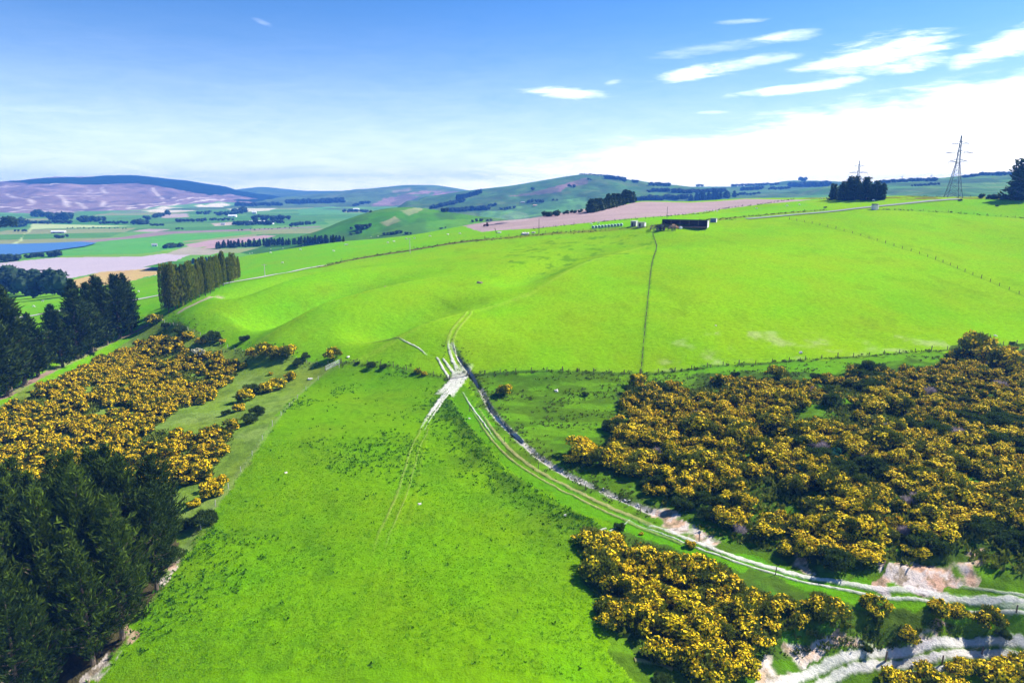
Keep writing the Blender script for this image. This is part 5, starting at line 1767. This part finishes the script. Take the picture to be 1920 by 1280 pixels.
# ---- the open shed
sp = on_ground(1285, 424)
m_px = (sp - Vector((0, 0, EYE))).length / F
W_, D_, H1, H2 = 79 * m_px, 8.5, 12 * m_px, 10.5 * m_px
o = root('open_shed', sp, math.radians(-21), 'long dark open-fronted shed with a pale end wall on the hill', 'shed')
zb = -.5
poly_obj('end_wall', [(-W_ / 2, -D_ / 2 + .3, zb), (-W_ / 2, D_ / 2, zb), (-W_ / 2, D_ / 2, H2 - .12), (-W_ / 2, -D_ / 2 + .3, H1 - .12), (-W_ / 2 + .1, -D_ / 2 + .3, zb), (-W_ / 2 + .1, D_ / 2, zb), (-W_ / 2 + .1, D_ / 2, H2 - .12), (-W_ / 2 + .1, -D_ / 2 + .3, H1 - .12)],
         [(0, 1, 2, 3), (7, 6, 5, 4), (0, 3, 7, 4), (1, 5, 6, 2)], M['iron'], o)
poly_obj('end_wall', [(W_ / 2, -D_ / 2 + .3, zb), (W_ / 2, D_ / 2, zb), (W_ / 2, D_ / 2, H2 - .12), (W_ / 2, -D_ / 2 + .3, H1 - .12), (W_ / 2 - .1, -D_ / 2 + .3, zb), (W_ / 2 - .1, D_ / 2, zb), (W_ / 2 - .1, D_ / 2, H2 - .12), (W_ / 2 - .1, -D_ / 2 + .3, H1 - .12)],
         [(3, 2, 1, 0), (4, 5, 6, 7), (4, 7, 3, 0), (2, 6, 5, 1)], M['palewall'], o)
boxes('back_wall', [((0, D_ / 2 - .06, (H2 - .15 + zb) / 2), (W_ - .25, .1, H2 - .15 - zb))], M['iron'], o)
poly_obj('roof', [(-W_ / 2 - .3, -D_ / 2 - .4, H1), (W_ / 2 + .3, -D_ / 2 - .4, H1), (W_ / 2 + .3, D_ / 2 + .3, H2 - .05), (-W_ / 2 - .3, D_ / 2 + .3, H2 - .05),
                  (-W_ / 2 - .3, -D_ / 2 - .4, H1 + .12), (W_ / 2 + .3, -D_ / 2 - .4, H1 + .12), (W_ / 2 + .3, D_ / 2 + .3, H2 + .07), (-W_ / 2 - .3, D_ / 2 + .3, H2 + .07)],
         [(3, 2, 1, 0), (4, 5, 6, 7), (0, 1, 5, 4), (1, 2, 6, 5), (2, 3, 7, 6), (3, 0, 4, 7)], M['iron'], o)
for k in range(1, 5):
    boxes('post', [((-W_ / 2 + W_ * k / 5, -D_ / 2 + .4, (H1 - .15 + zb) / 2), (.22, .22, H1 - .15 - zb))], M['timber'], o)
boxes('lintel', [((0, -D_ / 2 + .15, H1 - .3), (W_ - .3, .15, .4))], M['iron'], o)
boxes('floor', [((0, -.5, .03 + zb / 2), (W_ - .4, D_ - .8, .06 - zb))], M['earth'], o)


def hut(u, v, wpx, hpx, label, wall, roof, rot, depth=2.6, door=True, end=None):
    p = on_ground(u, v); k = (p - Vector((0, 0, EYE))).length / F
    w_, h_ = wpx * k, hpx * k
    o = root('hut', p, rot, label, 'hut')
    boxes('wall', [((0, 0, (h_ - .3) / 2), (w_, depth, h_ + .3))], wall, o)
    boxes('roof', [((0, 0, h_ + .08), (w_ + .3, depth + .3, .14))], roof, o)
    if door: boxes('door', [((-w_ * .15, -depth / 2 - .02, .95), (.9, .06, 1.8))], M['iron'], o)
    if end: boxes('end_panel', [((w_ / 2 + .02, 0, h_ / 2 - .05), (.06, depth - .1, h_ - .1))], end, o)
    return o


hut(1189, 424, 10, 9, 'grey hut with a dark front, left of the tan one', M['greywall'], M['palewall'], -.55, 2.8, True, M['palewall'])
hut(1203, 425.5, 13, 8, 'tan hut with a pale end right of the grey one', M['tanwall'], M['greywall'], -.5, 2.6, True, M['white'])
hut(1338, 416.5, 10, 6.5, 'small blue-grey hut with a pale end right of the open shed', M['bluebox'], M['greywall'], -.5, 2.4, False, M['palewall'])
# water tank
p = on_ground(1640, 393); k = (p - Vector((0, 0, EYE))).length / F
o = root('water_tank', p, 0, 'round concrete water tank with a dark lid beside the farm road', 'tank')
me = disc_mesh('barrel', 5.2 * k, 8.2 * k, 28, .05); me.transform(Matrix.Rotation(PI / 2, 4, 'Y')); me.transform(Matrix.Translation((0, 0, 3.6 * k)))
link('barrel', me, M['concrete'], o)
me = disc_mesh('lid', 5.35 * k, 1.6 * k, 28, .2); me.transform(Matrix.Rotation(PI / 2, 4, 'Y')); me.transform(Matrix.Translation((0, 0, 8.4 * k)))
link('lid', me, M['iron'], o)

# stock yard with a standing implement
ya = on_ground(1219, 434); yb = on_ground(1266, 433)
ln = math.hypot(yb.x - ya.x, yb.y - ya.y); yr = math.atan2(yb.y - ya.y, yb.x - ya.x)
o = root('stock_yard', ya, yr, 'dark wooden rail yard in front of the open shed', 'yard')
n = 7
def yz(x, y):
    w3 = Matrix.Rotation(yr, 3, 'Z') @ Vector((x, y, 0))
    return gz1(ya.x + w3.x, ya.y + w3.y) - ya.z
corner = [(0, 0), (ln, 0), (ln, 6), (0, 6)]
for (a, b) in zip(corner, corner[1:] + corner[:1]):
    m = n if a[1] == b[1] else 3
    for i in range(m):
        x = a[0] + (b[0] - a[0]) * i / m; y = a[1] + (b[1] - a[1]) * i / m
        link('post', post_mesh(1.8, .12, M['timber']), parent=o, loc=(x, y, yz(x, y)))
    for q in (.5, .95, 1.4, 1.7):
        za, zb_ = yz(*a) + q, yz(*b) + q
        bars('rail', [((a[0], a[1], za), (b[0], b[1], zb_), .08)], M['timber'], o, 4)
# tractor-like machines
WHEEL = {}


def tractor(loc, rot, s, label, body, cab=True):
    o = root('tractor', loc, rot, label, 'tractor'); o.scale = (s, s, s)
    boxes('hood', [((0, 1.0, 1.15), (.8, 1.9, .7))], body, o, bev=.08)
    boxes('chassis', [((0, .3, .75), (.6, 3.0, .4))], M['iron'], o)
    if cab:
        boxes('cab', [((0, -.6, 1.9), (1.4, 1.3, 1.2))], M['glass'], o, bev=.05)
        boxes('cab_roof', [((0, -.6, 2.58), (1.6, 1.5, .14))], body, o, bev=.04)
    boxes('mudguard', [((-.85, -.75, 1.65), (.4, 1.4, .1)), ((.85, -.75, 1.65), (.4, 1.4, .1))], body, o)
    for x, y, r, w_ in ((-.9, -.8, .8, .45), (.9, -.8, .8, .45), (-.75, 1.6, .5, .3), (.75, 1.6, .5, .3)):
        if (r, w_) not in WHEEL:
            WHEEL[(r, w_)] = disc_mesh('wheel', r, w_, 18, .08); WHEEL[(r, w_)].materials.append(M['tyre'])
        link('wheel', WHEEL[(r, w_)], parent=o, loc=(x, y, r))
    return o


tractor(on_ground(1239, 432), .5, 1.15, 'dark tractor parked by the wooden rail yard', M['iron'])
tractor(hit(912, 424.5), 1.45, 1.0, 'small dark tractor trailing dust across the pink ploughed field', M['red'])

# logs in a loose heap, one by one
V, Fc = join([tube_mesh([(-.55, 0, 0), (-.53, 0, 0), (.53, 0, 0), (.55, 0, 0)], [.02, .26, .25, .02], 9)])
lm = np_mesh('log', V, Fc, False); lm.materials.append(M['log'])
lp = on_ground(1263, 428)
i = 0
for row, cnt in ((0, 9), (1, 7), (2, 5), (3, 3)):
    for k in range(cnt):
        for dpt in (0, 1):
            if row >= 2 and dpt: continue
            x = (k - (cnt - 1) / 2) * .56 + random.uniform(-.08, .08); y = dpt * 1.0 - row * .0
            o = link('log', lm, loc=(lp.x + x, lp.y + y + random.uniform(-.15, .15), gz1(lp.x + x, lp.y + y) + .24 + row * .45), rotz=PI / 2 + random.uniform(-.5, .5))
            o.rotation_euler.y = random.uniform(-.25, .25)
            tag(o, 'pale orange cut log in the heap before the open shed', 'log', 'logs heaped in front of the open shed')
            i += 1
p = on_ground(1276, 429); k = (p - Vector((0, 0, EYE))).length / F
o = boxes('bulk_bag', [((0, 0, 2.0 * k), (6 * k, 1.6, 4 * k))], M['white'], loc=p, bev=.25)
tag(o, 'white bulky bag on the grass beside the orange log heap', 'bag')

# wrapped bales in a row
bw = disc_mesh('wrap', .80, 1.35, 20, .12); bw.transform(Matrix.Rotation(PI / 2, 4, 'Z')); bw.materials.append(M['wrap'])
be = disc_mesh('end_cap', .62, .06, 16, .01); be.transform(Matrix.Rotation(PI / 2, 4, 'Z')); be.materials.append(M['wrapend'])
for i in range(10):
    f = i / 9
    p = on_ground(1112 + 53 * f, 428.5 - 4.5 * f)
    o = root('wrapped_bale', p, math.radians(-14), f'{ORD[i]} wrapped bale from the left in the pale row below the road', 'bale', 'wrapped bales in the row below the road')
    link('wrap', bw, parent=o, loc=(0, 0, .74)); link('end_cap', be, parent=o, loc=(0, -.68, .78))

# leaning post, pale heap
p = on_ground(931, 438)
o = link('leaning_post', post_mesh(3.4, .22, M['timber']), loc=p); o.rotation_euler = (0, -.3, 0)
tag(o, 'dark thick post leaning to one side on the pasture', 'post')
for u, v, w_, lab in ((936, 437, 7, 'pale rubble lump at the foot of the dark leaning post'), (985, 440, 14, 'larger pale rubble heap beside the road near the slim pole'), (1000, 437, 8, 'grey rubble heap right of the larger pale one'), (581, 712, 9, 'pale rubble in the hollow by the trodden line')):
    p = on_ground(u, v); s = w_ * (p - Vector((0, 0, EYE))).length / F
    V, Fc = join([(ROCKV[i % 8][0] * s * random.uniform(.35, .6) + np.array([random.uniform(-.35, .35) * s, random.uniform(-.3, .3) * s, .12 * s]), ROCKV[i % 8][1]) for i in range(7)])
    tag(link('rubble_heap', np_mesh('rubble_heap', V, Fc, False), M['stone'], loc=p), lab, 'rubble')
for u, v, w_, lab in ((1801, 377, 10, 'low brown shrub at the end of the farm road on the crest'), (1870, 387, 7, 'dark low shrub alone on the high green field'), (1784, 398, 5, 'small shrub at the low fence on the high field'), (1548, 390, 8, 'shrub beside the farm road')):
    p = on_ground(u, v); s = w_ * (p - Vector((0, 0, EYE))).length / F / 5
    put(DV[0], 'shrub', p, s, 1.0, lab, 'shrub', sz=s * .7)

# ---- sheep
def skin_mesh(name, nodes, edges, sub=1):
    me = bpy.data.meshes.new(name); me.from_pydata([n[0] for n in nodes], edges, [])
    ob = bpy.data.objects.new(name, me); COL.objects.link(ob)
    md = ob.modifiers.new('skin', 'SKIN'); ob.modifiers.new('sub', 'SUBSURF').levels = sub
    for i, n in enumerate(nodes):
        me.skin_vertices[0].data[i].radius = (n[1], n[1])
    me.skin_vertices[0].data[0].use_root = True
    dg = bpy.context.evaluated_depsgraph_get()
    out = bpy.data.meshes.new_from_object(ob.evaluated_get(dg))
    bpy.data.objects.remove(ob); out.name = name
    return out


def sheep_mesh(graze):
    nd_ = [((-.42, 0, .66), .27), ((0, 0, .68), .32), ((.38, 0, .70), .27), ((.60, 0, .74 if not graze else .55), .14), ((.80, 0, .86 if not graze else .25), .11), ((.95, 0, .80 if not graze else .14), .06),
           ((-.42, .16, .36), .07), ((-.42, .16, .02), .04), ((-.42, -.16, .36), .07), ((-.42, -.16, .02), .04), ((.36, .16, .36), .07), ((.36, .16, .02), .04), ((.36, -.16, .36), .07), ((.36, -.16, .02), .04), ((-.68, 0, .58), .06)]
    ed = [(0, 1), (1, 2), (2, 3), (3, 4), (4, 5), (0, 6), (6, 7), (0, 8), (8, 9), (2, 10), (10, 11), (2, 12), (12, 13), (0, 14)]
    me = skin_mesh('sheep', nd_, ed); me.materials.append(M['wool'])
    return me


SHEEP = [sheep_mesh(True), sheep_mesh(False)]
for pts, lab, grp in (
    ([(468, 476), (473, 475), (507, 475), (508, 468), (531, 466), (563, 469), (568, 462), (599, 456), (626, 472), (530, 494), (648, 460), (651, 460), (727, 456), (739, 454), (709, 444), (696, 445), (806, 444), (840, 441), (862, 439), (762, 449), (777, 448)],
     'white sheep from the left on the pasture above the gravel road', 'sheep on the pasture above the gravel road'),
    ([(1303, 402), (1322, 398), (1326, 397), (1338, 397), (1345, 397), (1419, 392), (1476, 387), (1499, 385), (1541, 374), (1638, 377), (1122, 420), (1108, 421)],
     'white sheep from the left on the strip below the pink ploughed field', 'sheep below the pink ploughed field'),
    ([(63, 576), (80, 566), (260, 548), (280, 520), (291, 517)], 'white sheep from the left on the slope falling to the valley', 'sheep on the slope to the valley')):
    for i, (u, v) in enumerate(sorted(pts)):
        p = on_ground(u, v)
        o = link('sheep', SHEEP[i % 2], loc=p - Vector((0, 0, .02)), rotz=random.choice([0, PI]) + random.uniform(-.6, .6))
        o.scale = (1.15, 1.15, 1.15)
        tag(o, ORD[i] + ' ' + lab, 'sheep', grp)


# ---- houses and barns of the valley
def house(u, v, wpx, hpx, label, wall, roof, rot=0.0, cat='house', aspect=.6):
    p = hit(u, v); k = (p - Vector((0, 0, EYE))).length / F
    w_, h_ = wpx * k, hpx * k
    d = max(w_ * aspect, 4) if w_ < 40 else w_ * .3
    o = root('barn' if cat == 'barn' else 'house', p, rot, label, cat)
    e = h_ * .55
    boxes('wall', [((0, 0, e / 2 - 1), (w_, d, e + 2))], wall, o)
    ov = .4
    poly_obj('roof', [(-w_ / 2 - ov, -d / 2 - ov, e), (w_ / 2 + ov, -d / 2 - ov, e), (w_ / 2 + ov, 0, h_), (-w_ / 2 - ov, 0, h_), (-w_ / 2 - ov, d / 2 + ov, e), (w_ / 2 + ov, d / 2 + ov, e)],
             [(0, 1, 2, 3), (3, 2, 5, 4), (0, 3, 4), (1, 5, 2)], roof, o)
    for q in (-.25, .22):
        boxes('window' if cat == 'house' else 'door', [((w_ * q, -d / 2 - .05, e * .45), (w_ * .14, .12, e * .5))], M['iron'], o)
    return o


for a in [(110, 437, 20, 4, 'long white-roofed barn on the flat beyond the lake', M['greywall'], M['roofwhite'], .05, 'barn', .3), (494, 420, 34, 6, 'long white barn in front of the village trees', M['white'], M['roofwhite'], .0, 'barn', .3),
          (472, 419, 8, 5, 'small white house left of the long village barn', M['white'], M['roofwhite'], .2), (418, 422, 7, 4, 'white house by the dark hedge on the flat', M['white'], M['roofgrey'], .3), (436, 407, 13, 4, 'pale house below the white bank near the village', M['white'], M['roofwhite'], .1),
          (477, 401, 7, 5, 'white house high among the village trees', M['white'], M['roofwhite'], .2), (290, 462, 8, 5, 'white farmhouse among bushes on the river flat', M['white'], M['roofgrey'], .4), (668, 393, 10, 2.5, 'low white barn behind the green hill', M['white'], M['roofwhite'], .0, 'barn'),
          (980, 381, 7, 3, 'pale house at the foot of the far pasture hill', M['tanwall'], M['roofgrey'], .1), (1003, 386, 7, 2, 'pink-roofed house on the pale green flat', M['tanwall'], M['log'], .1), (8, 412, 9, 4, 'white house between blocks of trees beyond the lake', M['white'], M['roofgrey'], .1)]:
    house(*a)


# ---- dust behind the tractor and smoke on the far hill
def puff(name, spots, dens, col):
    bm = bmesh.new()
    for (u, v, dY, r, sq) in spots:
        p = hit(u, v)
        q = bmesh.ops.create_icosphere(bm, subdivisions=2, radius=1.0)
        for w3 in q['verts']:
            w3.co = Vector((w3.co.x * r * sq + p.x, w3.co.y * r + p.y + dY, w3.co.z * r * .6 + p.z + r * .5))
    me = bpy.data.meshes.new(name); bm.to_mesh(me); bm.free()
    m = bpy.data.materials.new(name); m.use_nodes = True
    t = m.node_tree; t.nodes.remove(t.nodes['Principled BSDF'])
    v_ = t.nodes.new('ShaderNodeVolumeScatter'); v_.inputs['Color'].default_value = (*col, 1); v_.inputs['Density'].default_value = dens
    t.links.new(v_.outputs[0], t.nodes['Material Output'].inputs['Volume'])
    return tag(link(name, me, m), kind='stuff')


puff('dust', [(914 + 5.2 * i ** 1.12 + random.uniform(-1, 1), 423 - .35 * i, 3 * i, 2.0 + .62 * i + random.uniform(-.5, .8), random.uniform(1.2, 1.9)) for i in range(9)], .013, (.97, .95, .93))

# ---------------------------------------------------------------- sky, sun, air, camera
SUN_EL = math.radians(42); SUN_AZ = math.radians(63)      # azimuth from +Y towards +X
w = bpy.data.worlds.new('World'); SC.world = w; w.use_nodes = True
nt = w.node_tree
bg = nt.nodes['Background']
sky = nd(nt, 'ShaderNodeTexSky', sky_type='NISHITA')
sky.sun_disc = False; sky.sun_elevation = SUN_EL; sky.sun_rotation = SUN_AZ
sky.altitude = 50; sky.air_density = 1.0; sky.dust_density = .6; sky.ozone_density = 2.5
gen = coords(nt, 'Generated')
sep = nd(nt, 'ShaderNodeSeparateXYZ'); nt.links.new(gen, sep.inputs[0])
az = mth(nt, 'ARCTAN2', sep.outputs[0], sep.outputs[1]); el = mth(nt, 'ARCSINE', sep.outputs[2])
cmb = nd(nt, 'ShaderNodeCombineXYZ')
nt.links.new(az, cmb.inputs[0]); nt.links.new(mth(nt, 'MULTIPLY', el, 5.5), cmb.inputs[1])
n_w = noise(nt, cmb.outputs[0], 9, 6, .62, dist=.6)
n_f = noise(nt, cmb.outputs[0], 26, 5, .62, dist=.5)
nz = mth(nt, 'SUBTRACT', mth(nt, 'ADD', mth(nt, 'MULTIPLY', n_w, 1.3), mth(nt, 'MULTIPLY', n_f, .7)), 1.0)


def sky_dir(u, v):
    d = ray(u, v).normalized()
    return math.atan2(d.x, d.y), math.asin(d.z)


tot = None
for u, v, a, b, st, tilt in [(1655, 98, 95, 26, 1.15, .10), (1580, 112, 70, 10, .7, .16), (1690, 124, 60, 13, .9, .05), (1915, 74, 85, 18, 1.15, .30), (1300, 138, 75, 12, .95, .10), (1360, 126, 80, 10, .5, .15), (1440, 114, 55, 6, .35, .1),
                             (1478, 68, 60, 9, .55, .05), (1505, 164, 105, 9, 1.0, .08), (1340, 92, 110, 9, .22, .08), (1060, 174, 80, 9, .8, -.05), (492, 42, 16, 4, .12, -.3), (1335, 211, 30, 3, .3, .0), (80, 205, 150, 7, .08, .0), (1148, 155, 16, 4, .4, .1),
                             (1390, 40, 50, 4, .3, .0)]:
    a0, e0 = sky_dir(u, v)
    da = mth(nt, 'SUBTRACT', az, a0); de = mth(nt, 'SUBTRACT', mth(nt, 'SUBTRACT', el, e0), mth(nt, 'MULTIPLY', da, tilt))
    q = mth(nt, 'ADD', mth(nt, 'POWER', mth(nt, 'ABSOLUTE', mth(nt, 'DIVIDE', da, a * 1.0 / F)), 2.0), mth(nt, 'POWER', mth(nt, 'ABSOLUTE', mth(nt, 'DIVIDE', de, b * 1.05 / F)), 2.0))
    k = mth(nt, 'ADD', mth(nt, 'SUBTRACT', 1.0, q), mth(nt, 'MULTIPLY', nz, 2.6))
    mr = nd(nt, 'ShaderNodeMapRange', interpolation_type='SMOOTHSTEP'); nt.links.new(k, mr.inputs[0])
    mr.inputs[1].default_value = -.30; mr.inputs[2].default_value = 2.2; mr.inputs[4].default_value = st
    tot = mr.outputs[0] if tot is None else mth(nt, 'MAXIMUM', tot, mr.outputs[0])
# low bank of white cloud on the right, and the milky air above the whole skyline
edge = nd(nt, 'ShaderNodeMapRange'); nt.links.new(az, edge.inputs[0])
edge.inputs[1].default_value = -.12; edge.inputs[2].default_value = .62; edge.inputs[3].default_value = .0; edge.inputs[4].default_value = .118
bk = mth(nt, 'ADD', mth(nt, 'SUBTRACT', edge.outputs[0], el), mth(nt, 'MULTIPLY', nz, .045))
mr = nd(nt, 'ShaderNodeMapRange', interpolation_type='SMOOTHSTEP'); nt.links.new(bk, mr.inputs[0])
mr.inputs[1].default_value = -.020; mr.inputs[2].default_value = .034
bank = mth(nt, 'MULTIPLY', mr.outputs[0], .95)
hz = mth(nt, 'POWER', mth(nt, 'MULTIPLY', mth(nt, 'SUBTRACT', 1.0, mth(nt, 'DIVIDE', el, .34), clamp=True), 1.0), 3.3)
hz = mth(nt, 'MULTIPLY', mth(nt, 'ADD', hz, mth(nt, 'MULTIPLY', mth(nt, 'MULTIPLY', nz, hz), .5), clamp=True), .95)
tot = mth(nt, 'MINIMUM', mth(nt, 'MAXIMUM', tot, bank), 1.0)
CLOUD = 26.0
mul = nd(nt, 'ShaderNodeMix', data_type='RGBA', blend_type='MULTIPLY'); mul.inputs[0].default_value = 1
nt.links.new(sky.outputs[0], mul.inputs[6]); mul.inputs[7].default_value = (.42, .92, 1.55, 1)
c = mixc(nt, tot, mixc(nt, hz, mul.outputs[2], (15.5, 16.8, 18.2)), (CLOUD, CLOUD * 1.02, CLOUD * 1.06))
nt.links.new(c, bg.inputs[0])
bg.inputs[1].default_value = .05

sl = bpy.data.lights.new('sun', 'SUN'); sl.energy = 5.0; sl.angle = math.radians(.5); sl.color = (1, .955, .88)
so = bpy.data.objects.new('sun', sl); COL.objects.link(so)
_d = Vector((math.sin(SUN_AZ) * math.cos(SUN_EL), math.cos(SUN_AZ) * math.cos(SUN_EL), math.sin(SUN_EL)))
so.rotation_euler = _d.to_track_quat('Z', 'Y').to_euler(); so.location = _d * 500

HAZE = 1.7e-4
bm = bmesh.new(); bmesh.ops.create_cube(bm, size=1.0)
for v in bm.verts:
    v.co = Vector((v.co.x * 24000, v.co.y * 9700 + 4650, v.co.z * 260 + 70))
me = bpy.data.meshes.new('haze'); bm.to_mesh(me); bm.free()
hm = bpy.data.materials.new('air'); hm.use_nodes = True
ht = hm.node_tree; ht.nodes.remove(ht.nodes['Principled BSDF'])
pv = ht.nodes.new('ShaderNodeVolumePrincipled')
pv.inputs['Color'].default_value = (.08, .30, 1.0, 1)
pv.inputs['Absorption Color'].default_value = (.2, .2, .2, 1)
pv.inputs['Density'].default_value = HAZE
pv.inputs['Anisotropy'].default_value = .0
ht.links.new(pv.outputs[0], ht.nodes['Material Output'].inputs['Volume'])
if HAZE: tag(link('haze', me, hm), kind='stuff')

cd = bpy.data.cameras.new('camera'); cd.sensor_width = 36; cd.lens = 24; cd.clip_start = .5; cd.clip_end = 40000
co = bpy.data.objects.new('camera', cd); COL.objects.link(co)
co.location = (0, 0, EYE); co.rotation_euler = (PI / 2 - PITCH, 0, 0)
SC.camera = co
SC.view_settings.view_transform = 'Standard'; SC.view_settings.look = 'None'
SC.view_settings.exposure = 1.0; SC.view_settings.gamma = 1.0
cy = SC.cycles
cy.max_bounces = 4; cy.diffuse_bounces = 2; cy.glossy_bounces = 2; cy.transmission_bounces = 2; cy.volume_bounces = 0; cy.transparent_max_bounces = 8
cy.caustics_reflective = False; cy.caustics_refractive = False
cy.use_adaptive_sampling = False
SC.render.film_transparent = False
try:
    cy.use_denoising = True; cy.denoiser = 'OPENIMAGEDENOISE'; cy.denoising_input_passes = 'RGB_ALBEDO_NORMAL'; cy.denoising_prefilter = 'ACCURATE'
except Exception:
    pass
